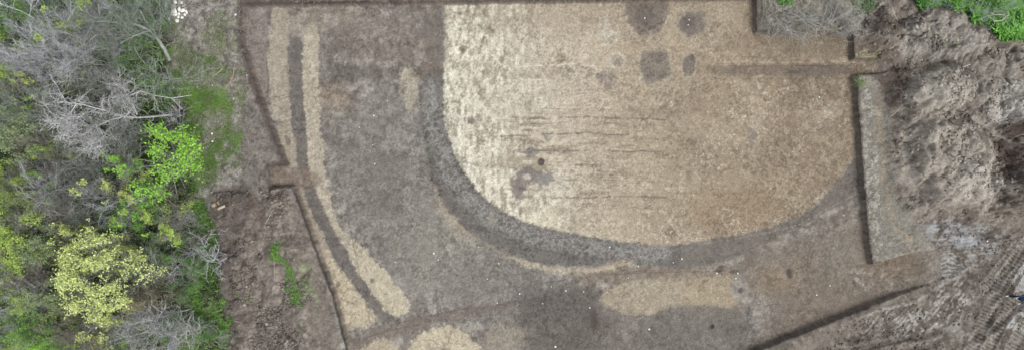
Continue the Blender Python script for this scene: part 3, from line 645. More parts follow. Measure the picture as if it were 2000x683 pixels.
B_grey = bark_mat('weathered_grey_bark', (176, 178, 172), (134, 136, 130)); B_lav = bark_mat('pale_grey_bark', (218, 218, 222), (176, 176, 180)); B_silver = bark_mat('silvery_dead_wood', (218, 216, 216), (178, 176, 176))
B_lich = bark_mat('lichen_grey_bark', (172, 182, 168), (132, 142, 128)); B_brown = bark_mat('brown_bark', (164, 156, 146), (130, 122, 112)); B_brush = bark_mat('dry_brushwood_bark', (196, 193, 186), (156, 152, 144)); B_dark = bark_mat('dark_bark', (96, 88, 80))
def LMt(n_, c_, v_=.35): return leaf_mat(n_, c_, v_)
Lg = {'green': LMt('green_leaves', (108, 150, 66)), 'bright': LMt('bright_green_leaves', (140, 190, 70), .4), 'yellow': LMt('yellow_green_leaves', (192, 202, 118), .3), 'gold': LMt('pale_yellow_blossom_leaves', (202, 214, 132), .35),
      'olive': LMt('olive_leaves', (134, 152, 84)), 'olive_y': LMt('yellowish_olive_leaves', (166, 192, 88)), 'grey_green': LMt('grey_green_leaves', (136, 152, 108)), 'dull': LMt('dull_brownish_buds', (144, 138, 108)), 'deep': LMt('deep_green_leaves', (92, 132, 62))}
def round_crown(key, seed, H_, R_, nc, per, jit, size, gap=-.28, gf=1.5):
    rs = np.random.RandomState(seed); trunk, tw, cen = [], [], []
    st = [wander(rs, (rs.randn()*.12, rs.randn()*.12, -.1), (math.cos(a)*.35, math.sin(a)*.35, 1), H_*.5, .085, .05, 6, .08) for a in (0.4, 2.3, 4.4)]
    trunk += st; main = []
    for i in range(22):
        p, r_ = st[i % 3]; j = rs.randint(2, 5); az = i*2.4; el = .15+1.1*rs.rand(); d = np.array([math.cos(az)*math.cos(el), math.sin(az)*math.cos(el), math.sin(el)])
        q = wander(rs, p[j], d, R_*(.75+.3*rs.rand()), .045, .014, 9, .13); trunk.append(q); main.append(q)
    for i in range(nc):
        az = rs.rand()*2*PI; rr = R_*math.sqrt(rs.rand())*(1+.13*math.sin(3*az+1)+.08*math.sin(7*az)); 
        c_ = np.array([rr*math.cos(az), rr*math.sin(az), H_*.52+H_*.46*math.sqrt(max(0, 1-(rr/R_/1.25)**2))-rs.rand()**2*1.6])
        if vnoise(c_[0:1, None], c_[1:2, None], gf, seed)[0, 0] < gap: continue
        p, r_ = main[rs.randint(len(main))]; best = min(main, key=lambda mm: np.min(np.linalg.norm(mm[0]-c_, axis=1))); k_ = int(np.argmin(np.linalg.norm(best[0]-c_, axis=1)))
        k_ = max(0, k_-1); v0 = best[0][k_]; mid_ = (v0+c_)/2+rs.randn(3)*.12; pts = np.array([v0, (v0+mid_)/2, mid_, (mid_+c_)/2+rs.randn(3)*.04, c_]); tw.append((pts, np.linspace(.012, .005, 5))); cen.append(c_)
        for _ in range(4):
            e_ = c_+rs.randn(3)*np.array([.22, .22, .12]); tw.append((np.array([pts[3], (pts[3]+e_)/2+rs.randn(3)*.03, e_]), np.array([.007, .006, .004]))); cen.append(e_)
    TPL[key] = {'h': H_, 'stems': tube_mesh('stems', trunk, 5), 'twigs': tube_mesh('twigs', tw, 3), 'leaves': leaf_mesh('leaves', np.array(cen), per, jit, size, rs)}
round_crown('golden', 31, 6.2, 2.75, 680, 4, .085, .08, -.18, 1.9)
round_crown('bright', 34, 4.2, 2.4, 420, 4, .10, .09, .06, 1.25)
def put_tree(name, key, px, py, h, rx, label, cat, bark, leaf=None, rz=None, zc=.62, tilt=None, group=None):
    """crown seen at (px,py), h metres tall, crown radius about rx photo px"""
    T_ = TPL[key]; x, y = at(px, py, h*zc); gz = zat(x, y)
    sc = h/T_['h']; o = thing(name, (x, y, gz), RNG.rand()*2*PI if rz is None else rz, label, cat, group)
    wsc = sc*rx; o.scale = (wsc, wsc, sc)
    if tilt: o.rotation_euler = (tilt[0], tilt[1], o.rotation_euler.z)
    st = link('stems', T_['stems'], bark, o); tw = link('twigs', T_['twigs'], bark, o)
    if leaf: link('leaves', T_['leaves'], leaf, o)
    return o
BARE = 'leafless shrubs of the thicket'; LEAFY = 'shrubs and small trees in leaf in the thicket'
def bare(px, py, key, h, s_, label, bark=None, **kw): return put_tree('bare_shrub', key, px, py, h, s_, label, 'shrub', bark or B_grey, None, group=BARE, **kw)
def leafyb(px, py, key, h, s_, lf, label, bark=None, nm='leafy_shrub', cat='shrub', **kw): return put_tree(nm, key, px, py, h, s_, label, cat, bark or B_grey, Lg[lf], group=LEAFY, **kw)
#name: crown pixel, template, height, width factor
bare(120, 62, 'haze', 5.8, 1.15, 'largest pale grey leafless shrub, a hazy mass of fine twigs in the upper thicket', B_lav)
bare(68, 112, 'haze', 5.2, .9, 'pale grey twiggy shrub just right of the yellow-leaved shrub at the left edge', B_lav)
bare(160, 108, 'haze_b', 5.0, 1.0, 'grey twiggy shrub directly above the silvery dead tree', B_grey)
bare(70, 25, 'haze_b', 4.8, .9, 'grey-green leafless shrub at the top left, beside the bright green corner shrub', B_lich)
bare(192, 22, 'haze', 5.0, .95, 'grey leafless shrub touching the top edge between the yellow-tufted shrub and the leaning tree', B_grey)
bare(250, 62, 'bare', 5.2, 1.1, 'lichen grey branching shrub with green ground showing through, left of the leaning trunk', B_lich)
bare(288, 25, 'haze_b', 4.2, .8, 'greenish grey shrub at the top edge above the leaning trunk', B_lich)
bare(262, 135, 'bare_b', 4.4, 1.1, 'grey-green tangled shrub between the leaning trunk and the silvery dead tree', B_lich)
bare(205, 170, 'haze_b', 4.0, .9, 'mid grey shrub standing behind the silvery dead crown', B_grey)
bare(60, 240, 'haze_b', 4.6, .9, 'soft grey shrub above the yellow-green bush on the left edge', B_grey)
bare(25, 190, 'haze_b', 5.0, .9, 'dim olive grey leafless shrub on the left edge below the yellow-leaved shrub', B_lich)
bare(105, 225, 'haze', 4.6, .8, 'greenish grey shrub left of the silvery dead tree', B_lich)
bare(190, 312, 'haze_b', 4.4, 1.1, 'blue-grey twiggy shrub just left of the bright green tree', B_grey)
bare(240, 258, 'haze', 3.6, .8, 'dark grey fine-twigged shrub between the dead tree and the bright green tree', B_grey)
bare(322, 250, 'bare_b', 3.0, .8, 'small blue-grey shrub between the stump roots and the bright green tree', B_lav)
bare(120, 330, 'haze_b', 4.2, .9, 'grey shrub right of the yellow-green bush on the left edge', B_grey)
bare(70, 378, 'bare', 4.6, .8, 'pale spiky shrub over the brownish gap near the left edge', B_lav)
bare(115, 395, 'bare', 4.4, 1.0, 'grey spreading shrub in the middle left between two olive bushes', B_grey)
bare(165, 372, 'haze_b', 4.4, 1.0, 'dense grey shrub above the blue-grey one, left of the bright green clump', B_grey)
bare(162, 425, 'haze', 3.8, .8, 'blue-green grey shrub just above left of the golden-leaved tree', B_lich)
bare(105, 455, 'haze_b', 4.2, 1.0, 'brownish grey shrub between the olive bush and the golden-leaved tree', B_brown)
bare(235, 385, 'bare', 4.0, 1.0, 'pale grey shrub just below the bright green tree', B_lav)
bare(320, 408, 'bare', 3.8, .95, 'tangled grey-brown shrub below the right side of the bright green tree', B_brown)
bare(350, 450, 'haze_b', 3.4, .8, 'fine grey shrub above the antler-shaped bare limbs', B_grey)
bare(345, 485, 'limbs', 3.6, .95, 'bare shrub with antler-shaped pale limbs right of the golden-leaved tree', B_lav)
bare(392, 520, 'limbs', 2.8, .8, 'bare limbs reaching to the dark soil at the right edge of the thicket', B_lav)
bare(322, 545, 'bare', 4.0, 1.0, 'grey shrub directly right of the lower half of the golden-leaved tree', B_grey)
bare(345, 612, 'limbs', 3.6, 1.0, 'bare shrub with long silver limbs low in the thicket below the antler-shaped one', B_silver)
bare(300, 580, 'haze_b', 3.8, .9, 'brown-grey twiggy shrub below right of the golden-leaved tree', B_brown)
bare(20, 590, 'haze_b', 4.8, .9, 'grey shrub on the left edge low down, beside the olive bushes', B_lav)
bare(140, 645, 'haze', 4.4, 1.1, 'brown-grey shrub at the bottom below the golden-leaved tree', B_brown)
bare(215, 668, 'haze_b', 4.0, 1.0, 'grey shrub on the bottom edge right of the small yellow-leaved shrub', B_grey)
bare(285, 655, 'haze_b', 4.0, 1.1, 'wide grey shrub on the bottom edge in the middle of the thicket', B_lav)
bare(370, 665, 'bare_b', 3.2, .9, 'low grey shrub on the bottom edge nearest the spoil bank', B_grey)
bare(15, 500, 'haze', 4.6, .8, 'dull grey shrub on the left edge just below the olive bush', B_brown)
bare(395, 455, 'bare_b', 2.4, .7, 'small low bare shrub beside the cut logs', B_brown)
bare(75, 545, 'haze', 4.4, 1.0, 'brownish twiggy shrub left of the golden-leaved tree', B_brown)
bare(60, 300, 'haze_b', 4.4, .9, 'grey-brown shrub between the yellow-green bush and the small light green sapling', B_brown)

leafyb(12, 30, 'leafy', 4.2, .8, 'green', 'bright green leafy shrub in the top left corner')
leafyb(40, 8, 'olive_b', 4.2, .8, 'green', 'small green shrub on the top edge next to the corner shrub')
leafyb(18, 100, 'olive_b', 4.6, .75, 'olive_y', 'yellow-leaved shrub on the left edge in the upper thicket')
leafyb(150, 48, 'sparse', 4.6, .9, 'olive_y', 'grey shrub with a few yellow tufts between two leafless ones near the top')
leafyb(135, 8, 'olive_b', 4.0, .7, 'green', 'green shrub on the top edge right of the largest pale grey one')
leafyb(22, 150, 'olive_b', 4.4, .7, 'dull', 'dull olive brown shrub right under the yellow-leaved shrub at the left')
leafyb(75, 193, 'sparse', 4.0, .6, 'olive_y', 'thin shrub with yellow-green tufts left of the dead tree crown')
leafyb(20, 255, 'olive', 4.6, .8, 'grey_green', 'grey-green hazy shrub on the left edge above the yellow-green bush')
leafyb(22, 335, 'olive', 4.2, .75, 'olive_y', 'dense yellow-green bush on the left edge level with the bright green tree')
leafyb(110, 288, 'leafy', 3.4, .42, 'olive_y', 'small light green sapling below left of the dead tree')
leafyb(325, 318, 'bright', 4.2, 1.0, 'bright', 'bright green tree in full fresh leaf, the greenest crown of the thicket', nm='green_tree', cat='tree')
leafyb(272, 335, 'leafy', 3.6, .6, 'bright', 'bright green shrub growing against the lower left of the brightest green tree')
leafyb(370, 285, 'sparse', 2.8, .6, 'bright', 'loose bright green shrub at the right edge of the brightest green tree')
leafyb(238, 440, 'leafy', 3.6, .85, 'green', 'green clump just above the golden-leaved tree')
leafyb(30, 372, 'olive', 4.2, .7, 'olive', 'olive bush on the left edge under the dense yellow-green bush')
leafyb(28, 425, 'olive', 4.6, .9, 'olive_y', 'large yellowish olive bush on the left edge level with the green clump')
leafyb(58, 470, 'olive', 4.4, .85, 'olive_y', 'large yellowish olive bush lower right of its twin on the left edge')
leafyb(90, 420, 'olive_b', 3.8, .7, 'dull', 'brownish olive shrub right of the large yellowish olive bushes')
leafyb(95, 500, 'olive', 4.2, .8, 'grey_green', 'grey-green shrub between the olive bush and the golden-leaved tree')
leafyb(222, 365, 'sparse', 3.8, .8, 'yellow', 'shrub with scattered yellow leaf tufts below left of the bright green tree')
leafyb(108, 366, 'sparse', 3.8, .5, 'bright', 'shrub with one small bright tuft in the middle left thicket')
leafyb(300, 425, 'sparse', 3.6, .9, 'olive_y', 'thin shrub with yellow-green specks below the bright green tree')
leafyb(205, 537, 'golden', 6.2, .88, 'gold', 'tall golden-leaved tree with pale yellow fresh foliage, the lightest crown', B_grey, nm='golden_tree', cat='tree', zc=.68)
leafyb(182, 488, 'leafy', 5.0, .5, 'yellow', 'yellow-green shrub at the upper left rim of the golden-leaved tree')
leafyb(72, 598, 'olive', 4.0, .6, 'olive_y', 'yellow-green bush low at the left, halfway to the golden-leaved tree')
leafyb(25, 555, 'olive_b', 4.2, .8, 'olive', 'olive shrub on the left edge below the dull grey one')
leafyb(85, 560, 'olive', 4.2, .7, 'grey_green', 'soft grey-green shrub left of the lower rim of the golden-leaved tree')
leafyb(132, 608, 'olive_b', 3.8, .8, 'olive', 'olive shrub directly below the left rim of the golden-leaved tree')
leafyb(272, 600, 'olive', 3.4, .7, 'dull', 'faded olive shrub below right of the golden-leaved tree')
leafyb(188, 650, 'sparse', 4.2, .9, 'yellow', 'shrub dotted with small yellow leaves at the bottom below the golden-leaved tree')
leafyb(50, 650, 'olive', 4.0, .8, 'green', 'green shrub near the bottom left corner')
leafyb(12, 660, 'olive_b', 4.0, .8, 'olive_y', 'yellow-green shrub in the bottom left corner')
leafyb(95, 668, 'leafy', 3.4, .5, 'bright', 'small bright green shrub on the bottom edge at the left')
leafyb(372, 500, 'leafy', 2.2, .7, 'deep', 'low green bush between the antler-shaped limbs and the dark soil')
leafyb(392, 650, 'leafy', 2.0, .7, 'deep', 'low green bush on the bottom edge beside the spoil bank')
leafyb(358, 565, 'olive_b', 2.4, .7, 'deep', 'low dark green shrub between the bare limbs at the right of the thicket')
leafyb(240, 500, 'olive_b', 4.6, .5, 'yellow', 'small yellowish shrub at the upper right rim of the golden-leaved tree')
leafyb(235, 95, 'olive_b', 3.0, .8, 'deep', 'dark green undershrub among the grey-green branches near the leaning trunk')

for (a_, b_, h_, s_, lf_, lb_) in ((205, 60, 2.6, .9, 'deep', 'dark green undershrub beneath the grey twigs at the top right of the thicket'), (262, 25, 2.4, .8, 'deep', 'dark green undershrub on the top edge beside the leaning trunk'), (290, 150, 2.2, .8, 'green', 'green undershrub behind the foot of the leaning trunk'),
      (310, 175, 2.0, .7, 'deep', 'low green shrub above the long limb of the dead tree'), (130, 140, 2.8, .9, 'olive', 'olive undershrub showing through the twigs above the dead tree'), (85, 275, 3.0, .8, 'olive', 'olive undershrub left of the small light green sapling'), (170, 235, 2.4, .8, 'deep', 'dark green undershrub beneath the silvery dead crown'),
      (130, 425, 3.0, .8, 'olive', 'olive undershrub between the grey shrubs in the middle left'), (290, 470, 2.4, .8, 'deep', 'dark green undershrub right of the green clump'), (320, 640, 2.4, .8, 'deep', 'green undershrub under the long silver limbs'), (250, 640, 2.6, .8, 'olive', 'olive undershrub between the grey shrubs on the bottom edge'), (310, 510, 2.4, .8, 'green', 'green undershrub just right of the golden-leaved tree')):
    leafyb(a_, b_, 'olive_b', h_, s_, lf_, lb_)
# leaning tree with thick trunk at the top of the thicket
def seg(pts, r0, r1):
    pts = np.array(pts, float); return pts, np.linspace(r0, r1, len(pts))
def px3(L_): return [(*at(a, b, c_), c_) for a, b, c_ in L_]
def branch_off(rs, lines_in, n, L_, wig=.25, r=.02, fine=.008, ang=45, k_=6, subs=3):
    big_, small = [], []
    for p, rr in lines_in:
        for i in range(n):
            j = rs.randint(1, len(p)-1); d = side_dir(rs, p[j+1]-p[j], math.radians(ang*(.6+.7*rs.rand()))); q, r_ = wander(rs, p[j], d, L_*(.5+rs.rand()), min(r, rr[j]*.7), fine, k_, wig); big_.append((q, r_))
            for s_ in range(subs):
                jj = rs.randint(1, k_-1); d = side_dir(rs, q[jj+1]-q[jj], math.radians(50)); small.append(wander(rs, q[jj], d, L_*.45*(.5+rs.rand()), fine*1.1, fine*.6, 4, wig))
    return big_, small
rs = np.random.RandomState(5)
x0, y0, z0 = ground_at(330, 114)
t = thing('leaning_tree', (x0, y0, z0), 0, 'leaning bare tree with a curved grey trunk beside the dark soil near the stone pile', 'tree')
def rel(L_): return [(a-x0, b-y0, c_-z0) for a, b, c_ in px3(L_)]
tr = [seg(rel([(331, 118, -.1), (322, 98, .6), (308, 76, 1.3), (292, 60, 2.0), (272, 50, 2.8), (252, 45, 3.4)]), .14, .05), seg(rel([(316, 86, .9), (300, 60, 1.6), (283, 40, 2.2), (274, 20, 2.9)]), .06, .03), seg(rel([(292, 60, 2.0), (262, 70, 2.8), (235, 85, 3.4)]), .05, .02)]
b1, b2 = branch_off(rs, tr, 7, 1.7); b3, b4 = branch_off(rs, b1, 3, 1.0, r=.01, fine=.006)
link('trunk', tube_mesh('trunk', tr, 8), B_grey, t); link('branches', tube_mesh('branches', b1+b2+b3+b4, 3), B_lich, t)
# silvery dead tree
x0, y0, z0 = ground_at(338, 222)
t = thing('dead_tree', (x0, y0, z0), 0, 'silvery white dead tree with curling bare limbs, the palest branches in the thicket', 'tree')
tr = [seg(rel([(338, 224, .1), (300, 228, .7), (270, 230, 1.4), (240, 228, 2.1), (215, 235, 2.6), (190, 246, 3.0), (165, 262, 3.3)]), .075, .03),
      seg(rel([(268, 224, 1.4), (260, 205, 1.8), (250, 188, 2.2), (240, 172, 2.7), (222, 164, 3.0)]), .045, .02), seg(rel([(240, 228, 2.1), (215, 218, 2.6), (190, 212, 3.0), (160, 204, 3.4), (130, 200, 3.7), (105, 200, 3.9)]), .045, .018),
      seg(rel([(165, 262, 3.3), (150, 262, 3.5), (135, 256, 3.6), (118, 253, 3.7)]), .04, .02), seg(rel([(150, 203, 3.5), (138, 220, 3.6), (122, 232, 3.7), (100, 250, 3.8)]), .035, .02),
      seg(rel([(165, 262, 3.3), (178, 280, 3.4), (200, 286, 3.4)]), .03, .02), seg(rel([(250, 188, 2.2), (275, 178, 2.2), (300, 186, 2.0), (335, 192, 1.7), (374, 186, 1.5)]), .035, .02)]
limb = tr.pop(); l1, l2 = branch_off(rs, [limb], 10, .8, wig=.35, r=.02, fine=.009, ang=55, k_=6, subs=2)
link('limb', tube_mesh('limb', [limb]+l1+l2, 5), B_silver, t)
b1, b2 = branch_off(rs, tr, 16, 1.3, wig=.45, r=.026, fine=.013, ang=60, k_=9, subs=4); b3, b4 = branch_off(rs, b1, 5, .7, wig=.45, r=.012, fine=.008)
link('trunk', tube_mesh('trunk', tr, 8), B_silver, t); link('branches', tube_mesh('branches', b1+b2+b3+b4, 4), B_silver, t)
# uprooted stump with its roots
x0, y0, z0 = ground_at(352, 218)
t = thing('uprooted_stump', (x0, y0, z0), 0, 'uprooted stump with a tangle of brown roots at the right end of the dead tree', 'stump')
b1 = [wander(rs, (0, 0, .25), side_dir(rs, np.array([.5, -.3, .2]), 1.0*rs.rand()+.3), .5+.6*rs.rand(), .035, .008, 8, .28, -.03) for _ in range(42)]
for i in range(30): b1.append(wander(rs, (rs.randn()*.4, rs.randn()*.35, .12), (rs.randn(), rs.randn(), .1), .8, .014, .006, 7, .25))
link('roots', tube_mesh('roots', b1, 4), B_dark, t)
M_split = bark_mat('split_pale_wood', (206, 190, 168), (170, 150, 128), 14)
link('split_wood', tube_mesh('split_wood', [seg([(-.35, .35, .35), (-.1, .1, .45), (.05, -.02, .42)], .07, .04)], 6), M_split, t); link('split_wood', tube_mesh('split_wood', [seg([(-.05, -.35, .3), (.12, -.38, .34)], .06, .05)], 6), M_split, t)

# ------------------------------------------------------------------ undergrowth, litter
def blades(name, n, region, mat_cols, hgt, wid, seed, label, cat, lean=.8, thresh=None, nm='grass', mat=None, soft=14):
    rs = np.random.RandomState(seed); poly = np.array(region, float); x0, y0 = poly.min(0); x1, y1 = poly.max(0)
    u = x0+rs.rand(n*3)*(x1-x0); v = y0+rs.rand(n*3)*(y1-y0)
    sd_ = sdf(u+vnoise(u/PPM, v/PPM, 1.5, seed+2)*12, v+vnoise(u/PPM, v/PPM, 1.5, seed+3)*12, poly); m = sd_ > rs.rand(len(u))**2*soft
    if thresh is not None: m &= vnoise(u/PPM, v/PPM, thresh[0], seed)+.5*vnoise(u/PPM, v/PPM, thresh[0]*3, seed+1)+rs.randn(n*3)*.12 > thresh[1]
    u, v = u[m][:n], v[m][:n]; n = len(u)
    x = (u-1000)/PPM; y = (341.5-v)/PPM
    i = np.clip(((x-gx[0])/STEP).astype(int), 0, NX-1); j = np.clip(((y-gy[0])/STEP).astype(int), 0, NY-1); z = Zt[i, j]-.01
    hh = hgt[0]+(hgt[1]-hgt[0])*rs.rand(n)*(.6+.4*vnoise(x, y, 1.2, seed+4)); az = rs.rand(n)*2*PI; le = hh*lean*(.4+rs.rand(n))
    dx, dy = np.cos(az), np.sin(az); ww = wid*(.6+.8*rs.rand(n))
    b0 = np.stack([x-dy*ww/2, y+dx*ww/2, z], 1); b1 = np.stack([x+dy*ww/2, y-dx*ww/2, z], 1)
    m0 = np.stack([x-dy*ww*.45+dx*le*.4, y+dx*ww*.45+dy*le*.4, z+hh*.75], 1); m1 = np.stack([x+dy*ww*.45+dx*le*.4, y-dx*ww*.45+dy*le*.4, z+hh*.75], 1)
    tp = np.stack([x+dx*le, y+dy*le, z+hh], 1); tp2 = np.stack([x+dx*le+dy*ww*.12, y+dy*le-dx*ww*.12, z+hh], 1)
    vv = np.stack([b0, b1, m1, m0, tp2, tp], 1).reshape(-1, 3); b = np.arange(n)*6
    q = np.concatenate([np.stack([b, b+1, b+2, b+3], 1), np.stack([b+3, b+2, b+4, b+5], 1)])
    cs_ = np.array([col(*c_) for c_ in mat_cols]); f = np.clip((vnoise(x, y, .8, seed+9)*.6+.5+rs.randn(n)*.22), 0, .999)*(len(cs_)-1)
    k0 = f.astype(int); fr = (f-k0)[:, None]; cl = cs_[k0]*(1-fr)+cs_[np.minimum(k0+1, len(cs_)-1)]*fr; cl *= (.75+.5*rs.rand(n, 1))
    me = new_mesh_np(nm, vv, q, np.repeat(cl, 6, 0), smooth=False); return link(nm, me, mat or M_plants, None, label, cat, None, 'stuff')
woodP = [(-180, -100), (300, -100), (318, 60), (330, 130), (345, 250), (385, 400), (425, 430), (432, 560), (448, 700), (448, 790), (-180, 790)]
blades('undergrowth', 90000, woodP, [(78, 98, 54), (98, 136, 60), (124, 154, 90), (130, 132, 104)], (.05, .45), .05, 301, 'low grass and herbs covering the floor of the thicket', 'undergrowth', nm='undergrowth')
blades('grass', 40000, [(318, 90), (345, 80), (420, 110), (460, 190), (480, 290), (430, 350), (388, 380), (345, 330), (330, 200)], [(86, 104, 60), (98, 134, 56), (118, 152, 72)], (.03, .13), .035, 302, 'short bright green grass on the meadow strip right of the thicket', 'grass', thresh=(.55, -.2), soft=60)
blades('grass', 24000, [(330, 330), (400, 350), (400, 400), (420, 430), (436, 480), (430, 560), (452, 640), (462, 790), (340, 790), (350, 560), (340, 430)], [(66, 88, 50), (90, 128, 58), (110, 156, 64), (124, 140, 98)], (.08, .35), .045, 303, 'lush green grass along the right rim of the thicket beside the dark soil', 'grass', thresh=(.6, -.25))
blades('grass', 16000, [(320, -40), (470, -40), (470, 60), (480, 120), (482, 280), (475, 330), (440, 330), (330, 60)], [(112, 116, 84), (100, 132, 62), (122, 150, 80), (150, 144, 122)], (.02, .10), .03, 304, 'thin greyish grass on the trampled meadow left of the excavation', 'grass', thresh=(.9, -.05))
blades('weeds', 5200, [(528, 466), (548, 468), (556, 496), (574, 530), (594, 575), (600, 600), (606, 650), (597, 652), (588, 605), (568, 575), (550, 522), (530, 498)], [(66, 96, 50), (92, 138, 58), (112, 152, 74)], (.04, .18), .05, 305, 'narrow strip of fresh green weeds between the spoil bank and the excavation', 'weeds', thresh=(1.4, -.15), nm='weed_strip', soft=7)
blades('grass', 3500, [(572, 490), (600, 495), (618, 560), (624, 610), (604, 612), (590, 560)], [(126, 142, 100), (140, 156, 112)], (.02, .08), .03, 306, 'faint greyish green grass beside the fresh weed strip', 'grass', thresh=(1.0, -.1))
GP = [(1770, -60), (1775, 8), (1790, 18), (1828, 14), (1850, 32), (1872, 28), (1878, 42), (1912, 52), (1925, 65), (1940, 84), (2000, 78), (2190, 84), (2190, -90), (1770, -90)]
blades('undergrowth', 64000, GP, [(70, 112, 50), (98, 150, 62), (124, 184, 72), (110, 160, 90)], (.15, .7), .10, 307, 'dense bright green nettle-like undergrowth in the top right corner', 'undergrowth', thresh=(.8, -.75), nm='green_undergrowth')
blades('grass', 1500, [(1678, 98), (1712, 98), (1706, 112), (1680, 113)], [(160, 152, 118), (186, 178, 146)], (.03, .12), .03, 308, 'straw-coloured dry grass above the mouth of the side trench', 'grass')
blades('dry_grass', 9000, [(1478, -60), (1700, -60), (1690, 35), (1668, 60), (1480, 60)], [(150, 142, 120), (176, 166, 140), (132, 124, 110)], (.03, .16), .03, 309, 'dry straw-coloured grass under the cut brushwood at the top right', 'dry grass', thresh=(.8, -.2), nm='dry_grass')
blades('grass', 2600, [(1520, -40), (1550, -40), (1552, 12), (1524, 14)], [(84, 140, 44), (110, 164, 70)], (.05, .2), .05, 310, 'patch of green grass among the brushwood at the top edge', 'grass', thresh=(1., -.2))
blades('grass', 2200, [(1660, -10), (1706, -20), (1700, 20), (1680, 34), (1660, 20)], [(120, 144, 100), (146, 166, 126)], (.05, .2), .04, 311, 'pale green grass at the right end of the brushwood', 'grass', thresh=(1., -.2))
def tuft(px, py, n, L_, c_, label, seed, name='grass_tuft', cat='grass tuft', r=.10):
    rs = np.random.RandomState(seed); x, y, z = ground_at(px, py); ls = []
    for i in range(n):
        az = rs.rand()*2*PI; p, rr = wander(rs, (rs.randn()*r, rs.randn()*r, 0), (math.cos(az)*.8, math.sin(az)*.8, .5), L_*(.5+.7*rs.rand()), .012, .003, 5, .15, -.12); ls.append((p, rr))
    me = tube_mesh(name, ls, 3); o = link(name, me, bark_mat(name+'_blades', c_, [q*.8 for q in c_]), None, label, cat); o.location = (x, y, z); return o
tuft(1678, 160, 90, .5, (160, 182, 128), 'pale green grass tuft at the corner below the side trench', 1)
tuft(325, 50, 60, .35, (130, 190, 52), 'bright green weed tuft just below the white stone pile', 2, r=.12)
tuft(462, 573, 26, .28, (156, 166, 104), 'small pale rosette plant on the dark spoil bank', 3, r=.05)
tuft(484, 582, 24, .22, (110, 160, 56), 'tiny green plant on the spoil bank right of the pale rosette', 4, r=.06)
# litter of twigs and dead stalks
def litter(n, region, cols_, L_, r, seed, label, nm='twig_litter'):
    rs = np.random.RandomState(seed); poly = np.array(region, float); x0, y0 = poly.min(0); x1, y1 = poly.max(0)
    u = x0+rs.rand(n*3)*(x1-x0); v = y0+rs.rand(n*3)*(y1-y0); m = sdf(u, v, poly) > 0; u, v = u[m][:n], v[m][:n]
    x = (u-1000)/PPM; y = (341.5-v)/PPM; i = np.clip(((x-gx[0])/STEP).astype(int), 0, NX-1); j = np.clip(((y-gy[0])/STEP).astype(int), 0, NY-1); z = Zt[i, j]
    ls = []
    for a, b, c_ in zip(x, y, z):
        az = rs.rand()*2*PI; p, rr = wander(rs, (a, b, c_+.015), (math.cos(az), math.sin(az), 0), L_*(.3+rs.rand()), r*(.6+.8*rs.rand()), r*.4, 4, .2); p[:, 2] = c_+.02+rs.rand()*.02; ls.append((p, rr))
    vv, q = tubes(ls, 3); cc_ = np.array([col(*k) for k in cols_])[rs.randint(0, len(cols_), len(ls))]
    link(nm, new_mesh_np(nm, vv, q, np.repeat(cc_, 12, 0)), M_plants, None, label, 'litter', None, 'stuff')
litter(4200, [(320, -40), (470, -40), (470, 60), (480, 120), (500, 300), (520, 330), (470, 345), (400, 360), (350, 250), (330, 60)], [(170, 160, 150), (136, 126, 118), (86, 78, 70), (190, 182, 172)], .28, .010, 401, 'dead stalks and twigs strewn over the meadow left of the excavation')
litter(6000, woodP, [(160, 152, 146), (120, 112, 104), (190, 186, 186), (140, 134, 120)], .7, .012, 402, 'fallen twigs lying on the floor of the thicket')
litter(1500, [(420, 380), (560, 370), (600, 480), (600, 600), (600, 700), (460, 700), (450, 600)], [(170, 158, 148), (130, 116, 106), (150, 140, 130)], .25, .008, 403, 'bits of root and twig in the left spoil bank')
litter(1400, [(1680, 60), (1760, 20), (1900, 30), (2000, 90), (2000, 420), (1760, 420), (1700, 500), (1685, 300)], [(176, 164, 148), (140, 126, 112), (196, 184, 166)], .26, .008, 404, 'bits of root and straw in the right spoil heap')
litter(1100, [(470, -30), (1480, -30), (1470, 4), (880, 2), (480, 8)], [(160, 150, 140), (120, 110, 100), (186, 176, 164)], .35, .010, 405, 'dead stalks along the top rim of the excavation')
litter(900, [(1488, 66), (1660, 70), (1655, 100), (1560, 108), (1500, 90)], [(196, 184, 160), (182, 170, 150)], .2, .008, 406, 'straw scattered on the pit floor below the brushwood')

# cut brushwood heaped on the top right bank
bz = [(1530, 38, .2, 2.6), (1560, 20, 2.4, 2.6), (1590, 45, -.5, 2.4), (1618, 25, 1.2, 2.8), (1650, 30, .6, 2.6), (1500, 20, -1.2, 2.2), (1640, 55, 3.0, 2.4), (1575, 58, -2.4, 2.2), (1680, 12, 1.8, 2.4), (1520, 58, 3.6, 2.0), (1610, 5, -.9, 2.5), (1665, 52, -1.5, 1.9)]
where = ['lying in the middle left of the brushwood patch', 'lying at the centre of the brushwood patch above its left part', 'lying in the middle of the patch near its lower edge', 'lying right of centre in the upper brushwood patch', 'near the right end of the brushwood patch', 'in the upper left corner of the brushwood patch',
         'hanging over the pit edge at the right half of the patch', 'hanging over the pit edge in the middle of the patch', 'at the far top right end of the brushwood patch', 'at the lower left corner over the pit edge', 'on the top edge of the photo in the brushwood patch', 'spilling over the pit corner at the right end']
